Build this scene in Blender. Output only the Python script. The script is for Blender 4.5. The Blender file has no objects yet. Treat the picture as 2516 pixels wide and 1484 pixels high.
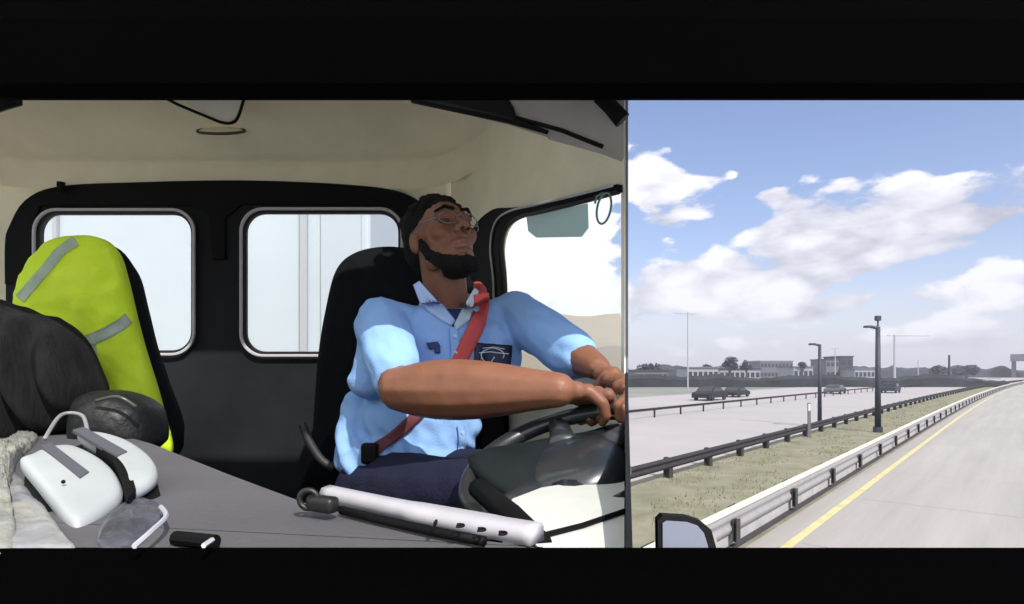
import bpy, bmesh, math, random
from mathutils import Vector, Matrix, noise
from mathutils.bvhtree import BVHTree
random.seed(7)
S = bpy.context.scene
COL = S.collection
F = 1499.0; CZ = 2.8          # focal length in sheet units, camera height above the road
HU, HV = 1258.0, 915.0        # principal column, horizon row

# ---------------------------------------------------------------- camera
cam = bpy.data.cameras.new('camera'); camo = bpy.data.objects.new('camera', cam); COL.objects.link(camo)
camo.location = (0, 0, CZ); camo.rotation_euler = (math.radians(90), 0, 0)
cam.sensor_width = 36; cam.lens = 36 * F / 2516.0
cam.shift_y = (HV - 742.0) / 2516.0
cam.clip_start = 0.02; cam.clip_end = 6000
S.camera = camo
S.view_settings.view_transform = 'Standard'; S.view_settings.look = 'None'
S.view_settings.exposure = 1.0; S.view_settings.gamma = 1
S.render.engine = 'CYCLES'
S.cycles.max_bounces = 10; S.cycles.diffuse_bounces = 6

# ---------------------------------------------------------------- world
SUN_EL = math.radians(44); SUN_V = Vector((0.42, -0.80, 0)).normalized()
W = bpy.data.worlds.new('World'); S.world = W; W.use_nodes = True
nt = W.node_tree; nt.nodes.clear()
def nn(t, **k):
    n = nt.nodes.new(t)
    for a, b in k.items(): setattr(n, a, b)
    return n
def lk(a, b): nt.links.new(a, b)
def mth(op, a, b=None, c=None, clamp=False):
    n = nn('ShaderNodeMath', operation=op, use_clamp=clamp)
    for i, x in enumerate((a, b, c)):
        if x is None: continue
        if isinstance(x, (int, float)): n.inputs[i].default_value = x
        else: lk(x, n.inputs[i])
    return n.outputs[0]
sky = nn('ShaderNodeTexSky', sky_type='NISHITA', sun_disc=False)
sky.sun_elevation = SUN_EL; sky.sun_rotation = math.atan2(SUN_V.x, SUN_V.y)
sky.dust_density = 1.6; sky.ozone_density = 1.2; sky.air_density = 1.0
geo = nn('ShaderNodeTexCoord')
sep = nn('ShaderNodeSeparateXYZ'); lk(geo.outputs['Generated'], sep.inputs[0])
X_, Y_, Z_ = sep.outputs
az = mth('ARCTAN2', X_, Y_); el = mth('ARCSINE', Z_)
def noise_node(scale, detail, rough, vec, dist=0.0):
    n = nn('ShaderNodeTexNoise'); n.inputs['Scale'].default_value = scale; n.inputs['Detail'].default_value = detail
    n.inputs['Roughness'].default_value = rough; n.inputs['Distortion'].default_value = dist
    lk(vec, n.inputs['Vector']); return n.outputs['Fac']
mp = nn('ShaderNodeMapping'); lk(geo.outputs['Generated'], mp.inputs['Vector']); mp.inputs['Scale'].default_value = (1, 1, 2.1)
nA = noise_node(7.0, 9, 0.55, mp.outputs[0], 0.25)
nB = noise_node(4.5, 6, 0.5, mp.outputs[0], 0.4)
mp2 = nn('ShaderNodeMapping'); lk(geo.outputs['Generated'], mp2.inputs['Vector']); mp2.inputs['Location'].default_value = (3.1, 1.7, 0.6); mp2.inputs['Scale'].default_value = (1, 1, 2.4)
nC = noise_node(15.0, 8, 0.6, mp2.outputs[0], 0.2)
def blob_coords(u, v, ru, rv):
    a = math.atan((u - HU) / F); e = math.atan((HV - v) / F * math.cos(a))
    ra = ru / F * math.cos(a) ** 2; re = rv / F * math.cos(a)
    return a, e, ra, re
blobs = [(1585, 425, 62, 70, 1.2), (1645, 475, 70, 60, 1.2), (1735, 488, 62, 42, 1.2), (1640, 535, 50, 25, .5),
         (1965, 530, 95, 58, 1.1), (2070, 500, 150, 68, 1.1), (2230, 505, 160, 80, 1.15), (2390, 490, 150, 70, 1.1), (2530, 465, 120, 60, 1.2),
         (1960, 610, 150, 55, 1.0), (2120, 610, 170, 50, .9), (2290, 590, 130, 40, .8), (1880, 480, 50, 20, .6),
         (1620, 690, 120, 60, 1.0), (1800, 655, 110, 60, 1.1), (1880, 715, 140, 60, .9), (1680, 760, 200, 50, .9),
         (2040, 665, 130, 40, .8), (2220, 720, 110, 28, .7), (1970, 765, 120, 28, .8), (2400, 700, 180, 50, .8), (2500, 700, 120, 60, .9),
         (2400, 800, 300, 70, .8), (1850, 850, 500, 40, .6), (2110, 735, 60, 20, .5),
         (1640, 590, 26, 14, .55), (1800, 430, 16, 12, .6), (2455, 415, 24, 26, .6)]
acc = None; accs = None
for (u, v, ru, rv, amp) in blobs:
    a, e, ra, re = blob_coords(u, v, ru, rv)
    da = mth('DIVIDE', mth('SUBTRACT', az, a), ra); de = mth('DIVIDE', mth('SUBTRACT', el, e), re)
    r2 = mth('ADD', mth('MULTIPLY', da, da), mth('MULTIPLY', de, de))
    g = mth('MULTIPLY', mth('EXPONENT', mth('MULTIPLY', r2, -0.95)), amp)
    gs = mth('MULTIPLY', g, mth('MINIMUM', mth('MAXIMUM', de, -1.3), 1.3))
    acc = g if acc is None else mth('ADD', acc, g)
    accs = gs if accs is None else mth('ADD', accs, gs)
# added white sky behind the cab windows, standing in for their overexposed glare
white_glare = nn('ShaderNodeMapRange', interpolation_type='SMOOTHSTEP'); lk(mth('SUBTRACT', az, mth('MULTIPLY', mth('SUBTRACT', nA, 0.5), 0.08)), white_glare.inputs[0])
white_glare.inputs[1].default_value = 0.195; white_glare.inputs[2].default_value = 0.14
dens = mth('ADD', mth('MULTIPLY', mth('SUBTRACT', nA, 0.5), 1.9), mth('MULTIPLY', mth('SUBTRACT', nC, 0.5), 1.5))
dens = mth('ADD', dens, mth('SUBTRACT', mth('MINIMUM', acc, 1.1), 0.70))
dens = mth('ADD', dens, mth('MULTIPLY', white_glare.outputs[0], 1.5))
vm = nn('ShaderNodeVectorMath', operation='MULTIPLY_ADD'); vcol = nn('ShaderNodeTexNoise'); vcol.inputs['Scale'].default_value = 9; vcol.inputs['Detail'].default_value = 6
lk(mp.outputs[0], vcol.inputs['Vector']); lk(vcol.outputs['Color'], vm.inputs[0]); vm.inputs[1].default_value = (.12, .12, .12); lk(mp.outputs[0], vm.inputs[2])
vo_ = nn('ShaderNodeTexVoronoi', feature='SMOOTH_F1'); vo_.inputs['Scale'].default_value = 13; vo_.inputs['Smoothness'].default_value = .35; lk(vm.outputs[0], vo_.inputs['Vector'])
puffy = mth('SUBTRACT', 0.42, vo_.outputs['Distance'])
dens = mth('ADD', dens, mth('MULTIPLY', puffy, 0.8))
msk = nn('ShaderNodeMapRange', interpolation_type='SMOOTHSTEP'); lk(dens, msk.inputs[0])
msk.inputs[1].default_value = -0.08; msk.inputs[2].default_value = 0.26; msk.inputs[4].default_value = 0.97
sh = mth('DIVIDE', accs, mth('ADD', acc, 0.15))
shade = mth('ADD', mth('MULTIPLY', sh, 0.60), mth('ADD', mth('ADD', mth('MULTIPLY', mth('SUBTRACT', nB, 0.5), 2.4), mth('MULTIPLY', mth('SUBTRACT', nC, 0.5), 1.6)), 0.66), clamp=False)
shade = mth('ADD', shade, mth('MULTIPLY', puffy, 1.2))
shade = mth('ADD', shade, mth('MULTIPLY', white_glare.outputs[0], 1.5), clamp=True)
cr = nn('ShaderNodeMix', data_type='RGBA'); lk(shade, cr.inputs[0])
cr.inputs[6].default_value = (0.27, 0.27, 0.335, 1); cr.inputs[7].default_value = (0.53, 0.53, 0.565, 1)
cr2 = nn('ShaderNodeMix', data_type='RGBA'); lk(white_glare.outputs[0], cr2.inputs[0]); lk(cr.outputs[2], cr2.inputs[6]); cr2.inputs[7].default_value = (0.66, 0.69, 0.69, 1)
# sky itself, physically scaled
sk = nn('ShaderNodeMix', data_type='RGBA', blend_type='MULTIPLY'); sk.inputs[0].default_value = 1
lk(sky.outputs[0], sk.inputs[6]); sk.inputs[7].default_value = (0.090, 0.085, 0.096, 1)
# pale air near the horizon
hz = nn('ShaderNodeMapRange', interpolation_type='SMOOTHSTEP'); lk(el, hz.inputs[0])
hz.inputs[1].default_value = 0.19; hz.inputs[2].default_value = -0.02; hz.inputs[3].default_value = 0.0; hz.inputs[4].default_value = 0.68
skh = nn('ShaderNodeMix', data_type='RGBA'); lk(hz.outputs[0], skh.inputs[0]); lk(sk.outputs[2], skh.inputs[6]); skh.inputs[7].default_value = (0.45, 0.455, 0.53, 1)
fin = nn('ShaderNodeMix', data_type='RGBA'); lk(msk.outputs[0], fin.inputs[0]); lk(skh.outputs[2], fin.inputs[6]); lk(cr2.outputs[2], fin.inputs[7])
bg = nn('ShaderNodeBackground'); lk(fin.outputs[2], bg.inputs[0]); bg.inputs[1].default_value = 1.0
wo = nn('ShaderNodeOutputWorld'); lk(bg.outputs[0], wo.inputs[0])

# ---------------------------------------------------------------- sun
sl = bpy.data.lights.new('sun', 'SUN'); sl.energy = 2.8; sl.angle = math.radians(0.8); sl.color = (1.0, 0.95, 0.87)
so = bpy.data.objects.new('sun', sl); COL.objects.link(so)
sd = Vector((SUN_V.x * math.cos(SUN_EL), SUN_V.y * math.cos(SUN_EL), math.sin(SUN_EL)))
so.rotation_euler = sd.to_track_quat('Z', 'Y').to_euler(); so.location = (3, -6, 12)

# ---------------------------------------------------------------- helpers
def P(u, v, Y): return Vector(((u - HU) / F * Y, Y, CZ + (HV - v) / F * Y))
VP = math.atan((2500 - HU) / F)
DV = Vector((math.sin(VP), math.cos(VP), 0)); NV = Vector((-math.cos(VP), math.sin(VP), 0))
def R0(t, d, z=0.0): p = DV * t + NV * d; return Vector((p.x, p.y, z))
def R(t, d, z=0.0): return R0(t, d - (.00017 * (min(t, 300) - 30) ** 2 if t > 30 else 0), z)     # the carriageway bends gently right
def G(u, v):                                   # ground point
    Y = CZ * F / (v - HV); return Vector(((u - HU) / F * Y, Y, 0))
def d_of(p): return p.x * NV.x + p.y * NV.y
def t_of(p): return p.x * DV.x + p.y * DV.y

MATS = {}
def mat(name, col, rough=0.6, metal=0.0, var=0.0, vscale=8.0, bump=0.0, bscale=40.0, coat=0.0, alpha=1.0, trans=0.0, spec=0.5, col2=None, stretch=(1, 1, 1), rvar=0.0, rotz=0.0):
    if name in MATS: return MATS[name]
    m = bpy.data.materials.new(name); m.use_nodes = True; t = m.node_tree; b = t.nodes['Principled BSDF']
    b.inputs['Base Color'].default_value = (*col, 1); b.inputs['Roughness'].default_value = rough; b.inputs['Metallic'].default_value = metal
    b.inputs['Coat Weight'].default_value = coat; b.inputs['Alpha'].default_value = alpha; b.inputs['Transmission Weight'].default_value = trans
    b.inputs['Specular IOR Level'].default_value = spec
    if var or bump or rvar:
        tc = t.nodes.new('ShaderNodeTexCoord'); mpn = t.nodes.new('ShaderNodeMapping'); mpn.inputs['Scale'].default_value = stretch; mpn.vector_type = 'TEXTURE' if rotz else 'POINT'; mpn.inputs['Rotation'].default_value = (0, 0, rotz)
        t.links.new(tc.outputs['Object'], mpn.inputs[0])
    if var or rvar:
        n = t.nodes.new('ShaderNodeTexNoise'); n.inputs['Scale'].default_value = vscale; n.inputs['Detail'].default_value = 8; n.inputs['Roughness'].default_value = 0.62
        t.links.new(mpn.outputs[0], n.inputs['Vector'])
    if var:
        mr = t.nodes.new('ShaderNodeMapRange'); mr.inputs[1].default_value = 0.3; mr.inputs[2].default_value = 0.7
        t.links.new(n.outputs['Fac'], mr.inputs[0])
        mx = t.nodes.new('ShaderNodeMix'); mx.data_type = 'RGBA'
        c2 = col2 if col2 else tuple(c * (1 - var) for c in col)
        c1 = col if col2 else tuple(min(1, c * (1 + var)) for c in col)
        mx.inputs[6].default_value = (*c1, 1); mx.inputs[7].default_value = (*c2, 1)
        t.links.new(mr.outputs[0], mx.inputs[0]); t.links.new(mx.outputs[2], b.inputs['Base Color'])
    if rvar:
        mr = t.nodes.new('ShaderNodeMapRange'); mr.inputs[3].default_value = rough - rvar; mr.inputs[4].default_value = rough + rvar
        t.links.new(n.outputs['Fac'], mr.inputs[0]); t.links.new(mr.outputs[0], b.inputs['Roughness'])
    if bump:
        n2 = t.nodes.new('ShaderNodeTexNoise'); n2.inputs['Scale'].default_value = bscale; n2.inputs['Detail'].default_value = 6
        t.links.new(mpn.outputs[0], n2.inputs['Vector'])
        bp = t.nodes.new('ShaderNodeBump'); bp.inputs['Strength'].default_value = bump; bp.inputs['Distance'].default_value = 0.01
        t.links.new(n2.outputs['Fac'], bp.inputs['Height']); t.links.new(bp.outputs[0], b.inputs['Normal'])
    MATS[name] = m; return m

def link(name, me, m=None, parent=None, smooth=False):
    o = bpy.data.objects.new(name, me); COL.objects.link(o)
    if m: me.materials.append(m)
    if smooth:
        for p in me.polygons: p.use_smooth = True
    if parent: o.parent = parent; o.matrix_parent_inverse = Matrix.Translation(parent.location).inverted() if parent.parent is None else Matrix.Identity(4)
    return o
def setp(o, parent):
    o.parent = parent
def tag(o, label=None, cat=None, group=None, kind=None):
    if label: o['label'] = label
    if cat: o['category'] = cat
    if group: o['group'] = group
    if kind: o['kind'] = kind
    return o
def empty(name, loc=(0, 0, 0)):
    e = bpy.data.objects.new(name, None); COL.objects.link(e); e.location = loc; e.empty_display_size = 0.1; return e
def obj(name, bm, m, parent=None, smooth=False, origin=None):
    """link a bmesh (built in world coordinates) as one mesh; origin moves its pivot"""
    root = parent
    off = Vector((0, 0, 0))
    q = parent
    while q is not None: off += Vector(q.location); q = q.parent
    if parent is None and origin is not None: off = Vector(origin)
    bmesh.ops.recalc_face_normals(bm, faces=bm.faces[:])
    bmesh.ops.translate(bm, verts=bm.verts[:], vec=-off)
    me = bpy.data.meshes.new(name); bm.to_mesh(me); bm.free()
    if m: me.materials.append(m)
    if smooth:
        for p in me.polygons: p.use_smooth = True
    o = bpy.data.objects.new(name, me); COL.objects.link(o)
    if parent is not None: o.parent = parent
    else: o.location = off
    return o
def box(bm, c, s, rot=None, bev=0.0):
    r = bmesh.ops.create_cube(bm, size=1.0); vs = r['verts']
    bmesh.ops.scale(bm, vec=s, verts=vs)
    if bev:
        es = list({e for v in vs for e in v.link_edges})
        rr = bmesh.ops.bevel(bm, geom=es, offset=bev, segments=3, affect='EDGES', profile=0.5)
        vs = list({v for f in rr['faces'] for v in f.verts} | {v for v in vs if v.is_valid})
    if rot is not None: bmesh.ops.transform(bm, matrix=rot.to_4x4() if len(rot) == 3 else rot, verts=vs)
    bmesh.ops.translate(bm, vec=c, verts=vs); return vs
def frame_rot(a, b):                           # columns a, b, a x b
    a = Vector(a).normalized(); b = (Vector(b) - a * a.dot(Vector(b))).normalized(); c = a.cross(b)
    return Matrix((a, b, c)).transposed()
def tube(bm, pts, r, seg=8, closed=False, cap=True, scale2=1.0):
    pts = [Vector(p) for p in pts]; n = len(pts); rings = []
    rr = r if isinstance(r, (list, tuple)) else [r] * n
    up = None
    for i, p in enumerate(pts):
        if closed: tdir = pts[(i + 1) % n] - pts[i - 1]
        else: tdir = pts[min(i + 1, n - 1)] - pts[max(i - 1, 0)]
        tdir.normalize()
        if up is None: up = Vector((0, 0, 1)) if abs(tdir.z) < 0.9 else Vector((1, 0, 0))
        a = tdir.cross(up).normalized(); b = a.cross(tdir).normalized(); up = b
        rings.append([bm.verts.new(p + (a * math.cos(k * 2 * math.pi / seg) * scale2 + b * math.sin(k * 2 * math.pi / seg)) * rr[i]) for k in range(seg)])
    m = n if closed else n - 1
    for i in range(m):
        A, B = rings[i], rings[(i + 1) % n]
        for k in range(seg): bm.faces.new((A[k], A[(k + 1) % seg], B[(k + 1) % seg], B[k]))
    if cap and not closed:
        bm.faces.new(rings[0][::-1]); bm.faces.new(rings[-1])
def smooth_path(pts, k=6, closed=False):
    pts = [Vector(p) for p in pts]; n = len(pts); out = []
    for i in range(n if closed else n - 1):
        g = lambda j: pts[j % n] if closed else pts[max(0, min(n - 1, j))]
        p0, p1, p2, p3 = g(i - 1), g(i), g(i + 1), g(i + 2)
        for j in range(k):
            t = j / k
            out.append(0.5 * ((2 * p1) + (p2 - p0) * t + (2 * p0 - 5 * p1 + 4 * p2 - p3) * t * t + (3 * p1 - p0 - 3 * p2 + p3) * t ** 3))
    if not closed: out.append(pts[-1])
    return out
def rrect(x0, y0, x1, y1, r, k=7):
    out = []
    for cx, cy, a0 in ((x1 - r, y1 - r, 0), (x0 + r, y1 - r, 90), (x0 + r, y0 + r, 180), (x1 - r, y0 + r, 270)):
        for i in range(k + 1):
            a = math.radians(a0 + 90 * i / k); out.append((cx + r * math.cos(a), cy + r * math.sin(a)))
    return out
def plate(loops, thick, M, bev=0.0):
    """flat plate with holes: 2-D loops, thickness centred, placed by matrix M (columns: x axis, y axis, normal)"""
    cu = bpy.data.curves.new('tmp', 'CURVE'); cu.dimensions = '2D'; cu.fill_mode = 'BOTH'; cu.extrude = thick / 2 - bev; cu.bevel_depth = bev; cu.bevel_resolution = 2
    if bev: cu.offset = -bev
    for lp in loops:
        sp = cu.splines.new('POLY'); sp.points.add(len(lp) - 1); sp.use_cyclic_u = True
        for i, p in enumerate(lp): sp.points[i].co = (p[0], p[1], 0, 1)
    o = bpy.data.objects.new('tmp', cu); COL.objects.link(o)
    bpy.context.view_layer.update()
    dg = bpy.context.evaluated_depsgraph_get()
    me = bpy.data.meshes.new_from_object(o.evaluated_get(dg))
    bm = bmesh.new(); bm.from_mesh(me); bmesh.ops.transform(bm, matrix=M, verts=bm.verts[:])
    bpy.data.objects.remove(o); bpy.data.curves.remove(cu); bpy.data.meshes.remove(me)
    return bm
def place(origin, xa, ya):
    xa = Vector(xa).normalized(); ya = Vector(ya); ya = (ya - xa * xa.dot(ya)).normalized(); n = xa.cross(ya)
    m = Matrix((xa, ya, n)).transposed().to_4x4(); m.translation = Vector(origin); return m
CUT_N = Vector((F, -(1535 - HU), 0)).normalized()     # outer plane of the driver's door
def clip_door(bm):
    g = bm.verts[:] + bm.edges[:] + bm.faces[:]
    r = bmesh.ops.bisect_plane(bm, geom=g, plane_co=(0, 0, CZ), plane_no=CUT_N, clear_outer=True)
    es = [e for e in bm.edges if e.is_boundary]
    if es: bmesh.ops.holes_fill(bm, edges=es)
def puff(outline, depth, back, axis_fn, rings=9, power=0.5, wob=0.0, wscale=9.0, sm=5):
    """cushion-like solid from a star-shaped outline. axis_fn(x, y, h) -> world point, h = height towards viewer"""
    o = smooth_path([(p[0], p[1], 0) for p in outline], sm, True); n = len(o)
    c = sum(o, Vector()) / n; bm = bmesh.new(); L = []
    def ring(s, h): return [bm.verts.new(axis_fn(c.x + (p.x - c.x) * s, c.y + (p.y - c.y) * s, h)) for p in o]
    L.append(ring(0.9, -back)); L.append(ring(1.0, -back * 0.6))
    for k in range(rings):
        s = 1 - k / rings; h = depth * (1 - s ** 2.2) ** power
        vs = []
        for p in o:
            x = c.x + (p.x - c.x) * s; y = c.y + (p.y - c.y) * s
            q = axis_fn(x, y, h)
            if wob: q = axis_fn(x, y, h + wob * noise.noise(q * wscale) * (1 - s * s * .6) + wob * .5 * noise.noise(q * wscale * 2.7))
            vs.append(bm.verts.new(q))
        L.append(vs)
    for a, b in zip(L[:-1], L[1:]):
        for i in range(n): bm.faces.new((a[i], a[(i + 1) % n], b[(i + 1) % n], b[i]))
    cv = bm.verts.new(axis_fn(c.x, c.y, depth))
    for i in range(n): bm.faces.new((L[-1][i], L[-1][(i + 1) % n], cv))
    bm.faces.new(L[0][::-1])
    return bm
def ball(bm, c, r, rot=None, sub=2):
    """ellipsoid"""
    q = bmesh.ops.create_icosphere(bm, subdivisions=sub, radius=1.0)['verts']
    rr = (r, r, r) if isinstance(r, (int, float)) else r
    bmesh.ops.scale(bm, vec=rr, verts=q)
    if rot is not None: bmesh.ops.transform(bm, matrix=rot.to_4x4(), verts=q)
    bmesh.ops.translate(bm, vec=c, verts=q)
def chain(bm, pts, rs, sub=2):
    pts = [Vector(p) for p in pts]
    for i in range(len(pts) - 1):
        L = (pts[i + 1] - pts[i]).length; mr_ = min(rs[i], rs[i + 1]); n = max(2, int(L / (mr_ * (0.15 if mr_ > .03 else .3))))
        for k in range(n + 1):
            t = k / n; ball(bm, pts[i].lerp(pts[i + 1], t), rs[i] * (1 - t) + rs[i + 1] * t, sub=sub)
def fuse(bm, voxel, smooth=4, disp=None):
    """union of overlapping solids into one continuous skin"""
    me = bpy.data.meshes.new('tmp'); bm.to_mesh(me); bm.free()
    o = bpy.data.objects.new('tmp', me); COL.objects.link(o)
    m = o.modifiers.new('r', 'REMESH'); m.mode = 'VOXEL'; m.voxel_size = voxel
    s = o.modifiers.new('s', 'SMOOTH'); s.factor = 0.5; s.iterations = smooth
    bpy.context.view_layer.update()
    dg = bpy.context.evaluated_depsgraph_get()
    m2 = bpy.data.meshes.new_from_object(o.evaluated_get(dg))
    out = bmesh.new(); out.from_mesh(m2)
    bpy.data.objects.remove(o); bpy.data.meshes.remove(me); bpy.data.meshes.remove(m2)
    if disp:
        out.normal_update()
        for v in out.verts: v.co += v.normal * disp(v.co)
    return out

# ================================================================ SETTING
M_conc = mat('pale_concrete', (0.305, 0.290, 0.272), 0.85, var=0.11, vscale=1.3, bump=0.35, bscale=30, stretch=(14, .8, 1), rotz=0.879)
M_far = mat('far_concrete', (0.32, 0.30, 0.31), 0.85, var=0.06, vscale=0.25, bump=0.2, bscale=20)
M_grass = mat('median_grass_soil', (0.13, 0.13, 0.072), 0.95, var=0.3, vscale=1.1, bump=0.8, bscale=14, col2=(0.24, 0.225, 0.17))
M_land = mat('land', (0.17, 0.18, 0.16), 0.95, var=0.25, vscale=0.05)
M_yellow = mat('yellow_paint', (0.50, 0.45, 0.23), 0.7, var=0.14, vscale=3.0)
def strip(name, d0, d1, z, m, t0=-60, t1=900, n=60, label=None):
    bm = bmesh.new(); rows = []
    for i in range(n + 1):
        s = i / n; t = t0 + (t1 - t0) * s ** 2 if t0 < 0 else t0 + (t1 - t0) * s
        rows.append((bm.verts.new(R(t, d0, z)), bm.verts.new(R(t, d1, z))))
    for a, b in zip(rows[:-1], rows[1:]): bm.faces.new((a[0], b[0], b[1], a[1]))
    o = obj(name, bm, m); o['kind'] = 'structure'; return o
bm = bmesh.new()
vs = [bm.verts.new(Vector(p)) for p in ((-3000, -800, -0.02), (3000, -800, -0.02), (3000, 4000, -0.02), (-3000, 4000, -0.02))]; bm.faces.new(vs)
tag(obj('ground', bm, M_land), kind='structure')
strip('road', -14, 3.35, 0.004, M_conc)
strip('median', 3.35, 7.6, 0.0, M_grass)
strip('far_road', 7.6, 33, 0.004, M_far)
strip('yellow_edge_line', 2.77, 2.92, 0.009, M_yellow)
M_seam = mat('road_joint', (0.22, 0.215, 0.21), 0.9)
bm = bmesh.new()
for i in range(1, 40):
    t = i * 4.6 + 1.5
    a, b, c, d = R(t, -14, .008), R(t + .012, -14, .008), R(t + .012, 2.7, .008), R(t, 2.7, .008)
    bm.faces.new([bm.verts.new(p) for p in (a, b, c, d)])
for dd in (-0.9,):
    bm.faces.new([bm.verts.new(p) for p in (R(2, dd, .0085), R(300, dd, .0085), R(300, dd + .02, .0085), R(2, dd + .02, .0085))])
tag(obj('road_joints', bm, M_seam), kind='structure')
# short grass tufts on the median
bm = bmesh.new()
for i in range(9000):
    t = 4 + 70 * random.random() ** 1.7; d = 3.75 + 3.6 * random.random()
    if noise.noise(Vector((t * .35, d * .9, 0))) < -0.12: continue
    p = R(t, d, 0); h = random.uniform(.03, .10); a = random.uniform(0, 6.28); w = random.uniform(.006, .014)
    q = Vector((math.cos(a) * w, math.sin(a) * w, 0)); ln = Vector((random.uniform(-.04, .04), random.uniform(-.04, .04), h))
    bm.faces.new([bm.verts.new(p - q), bm.verts.new(p + q), bm.verts.new(p + ln)])
g = obj('grass', bm, mat('grass_blades', (0.15, 0.15, 0.07), 0.9, var=0.4, vscale=2.0)); tag(g, 'short dry olive grass growing on the strip between the two guard rails', 'grass', kind='stuff')

# ---------------------------------------------------------------- guard rails
M_galv = mat('galvanised_steel', (0.27, 0.262, 0.27), 0.6, 0.1, var=0.12, vscale=5, bump=0.1)
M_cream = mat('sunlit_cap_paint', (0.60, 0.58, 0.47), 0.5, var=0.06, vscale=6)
M_shade_steel = mat('dark_shaded_steel', (0.026, 0.023, 0.025), 0.7, 0.1, var=0.4, vscale=7, bump=0.2)  # shade on the far rail's face is put into this dark colour
M_post = mat('dark_post', (0.035, 0.033, 0.035), 0.8, var=0.3, vscale=10)
def wbeam(bm, d, t0, t1, z0, z1, depth, n=60):
    """corrugated beam facing the carriageway"""
    prof = []
    for k in range(13):
        s = k / 12; w = math.sin(s * math.pi * 2) ** 2
        prof.append((z0 + (z1 - z0) * s, -depth * w))
    rows = []
    for i in range(n + 1):
        t = t0 + (t1 - t0) * (i / n) ** 1.8
        rows.append([bm.verts.new(R(t, d + o_, z)) for z, o_ in prof] + [bm.verts.new(R(t, d + o_ + .006, z)) for z, o_ in reversed(prof)])
    m = len(rows[0])
    for a, b in zip(rows[:-1], rows[1:]):
        for k in range(m): bm.faces.new((a[k], b[k], b[(k + 1) % m], a[(k + 1) % m]))
    bm.faces.new(rows[0]); bm.faces.new(rows[-1][::-1])
def add_posts(root, name, m, positions, size, h, z0=0.0, zc=None):
    first = None
    for (t, d) in positions:
        p = R(t, d, 0)
        if first is None:
            bm = bmesh.new()
            rot = frame_rot(DV, NV)
            box(bm, (0, 0, z0 + h / 2), (size[0] * .25, size[1], h), rot)                 # I-section post
            for s_ in (-1, 1): box(bm, tuple(NV * s_ * size[1] / 2 + Vector((0, 0, z0 + h / 2))), (size[0], size[1] * .16, h), rot)
            me = bpy.data.meshes.new(name); bm.to_mesh(me); bm.free(); me.materials.append(m); first = me
        o = bpy.data.objects.new(name, first); COL.objects.link(o); o.parent = root; o.location = Vector((p.x, p.y, 0)) - Vector(root.location)
# near barrier: solid pale parapet with a bright cap and dark posts
t0n = 5.2
r1 = empty('guard_rail', R(t0n, 3.52, 0)); tag(r1, 'pale grey guard rail with cream cap beside the yellow edge line', 'guard rail')
bm = bmesh.new(); wbeam(bm, 3.50, t0n, 230, 0.24, 0.585, 0.035); obj('rail_beam', bm, M_galv, r1, True)
bm = bmesh.new()
rows = []
for i in range(41):
    t = t0n + (230 - t0n) * (i / 40) ** 1.8
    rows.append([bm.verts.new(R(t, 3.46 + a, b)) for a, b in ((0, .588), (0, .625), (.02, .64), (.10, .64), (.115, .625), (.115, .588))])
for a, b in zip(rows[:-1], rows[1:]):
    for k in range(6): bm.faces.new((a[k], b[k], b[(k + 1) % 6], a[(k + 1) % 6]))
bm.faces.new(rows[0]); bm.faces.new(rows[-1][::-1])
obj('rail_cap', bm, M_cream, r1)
def ribbon_box(d0, d1, z0, z1, t0, t1, n=50):
    bm = bmesh.new(); rows = []
    for i in range(n + 1):
        t = t0 + (t1 - t0) * (i / n) ** 1.6; rows.append([bm.verts.new(R(t, a, b)) for a, b in ((d0, z0), (d0, z1), (d1, z1), (d1, z0))])
    for a, b in zip(rows[:-1], rows[1:]):
        for k in range(4): bm.faces.new((a[k], b[k], b[(k + 1) % 4], a[(k + 1) % 4]))
    bm.faces.new(rows[0]); bm.faces.new(rows[-1][::-1]); return bm
obj('concrete_kerb', ribbon_box(3.535, 3.585, .03, .235, t0n, 230), mat('kerb_concrete', (0.34, 0.33, 0.33), 0.85, var=0.15, vscale=3, bump=.3), r1)
obj('base_joint', ribbon_box(3.44, 3.54, .006, .045, t0n, 230), M_post, r1)
add_posts(r1, 'post', M_post, [(6.4 + 3.3 * k, 3.425) for k in range(65)], (0.17, 0.06, ), 0.36, 0.12)
# little dark brackets on the grass side
add_posts(r1, 'bracket', M_post, [(t0n + 2.2 + 3.1 * k, 3.74) for k in range(14)], (0.35, 0.10), 0.10, 0.42)
# middle barrier
t1n = 8.5
r2 = empty('guard_rail', R(t1n, 7.05, 0)); tag(r2, 'shade-darkened guard rail on the far side of the grass median', 'guard rail')
bm = bmesh.new(); wbeam(bm, 7.05, t1n, 260, 0.27, 0.56, 0.06); obj('rail_beam', bm, M_shade_steel, r2, True)
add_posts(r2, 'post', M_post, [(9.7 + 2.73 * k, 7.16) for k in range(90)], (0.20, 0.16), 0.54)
# far thin barrier
r3 = empty('guard_rail', R(10, 17.3, 0)); tag(r3, 'thin dark cable rail crossing between the far carriageways', 'guard rail')
bm = bmesh.new(); wbeam(bm, 17.3, 10, 300, 0.46, 0.62, 0.05); obj('rail_beam', bm, M_shade_steel, r3)
add_posts(r3, 'post', M_post, [(12 + 3.8 * k, 17.35) for k in range(60)], (0.08, 0.08), 0.56)

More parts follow.
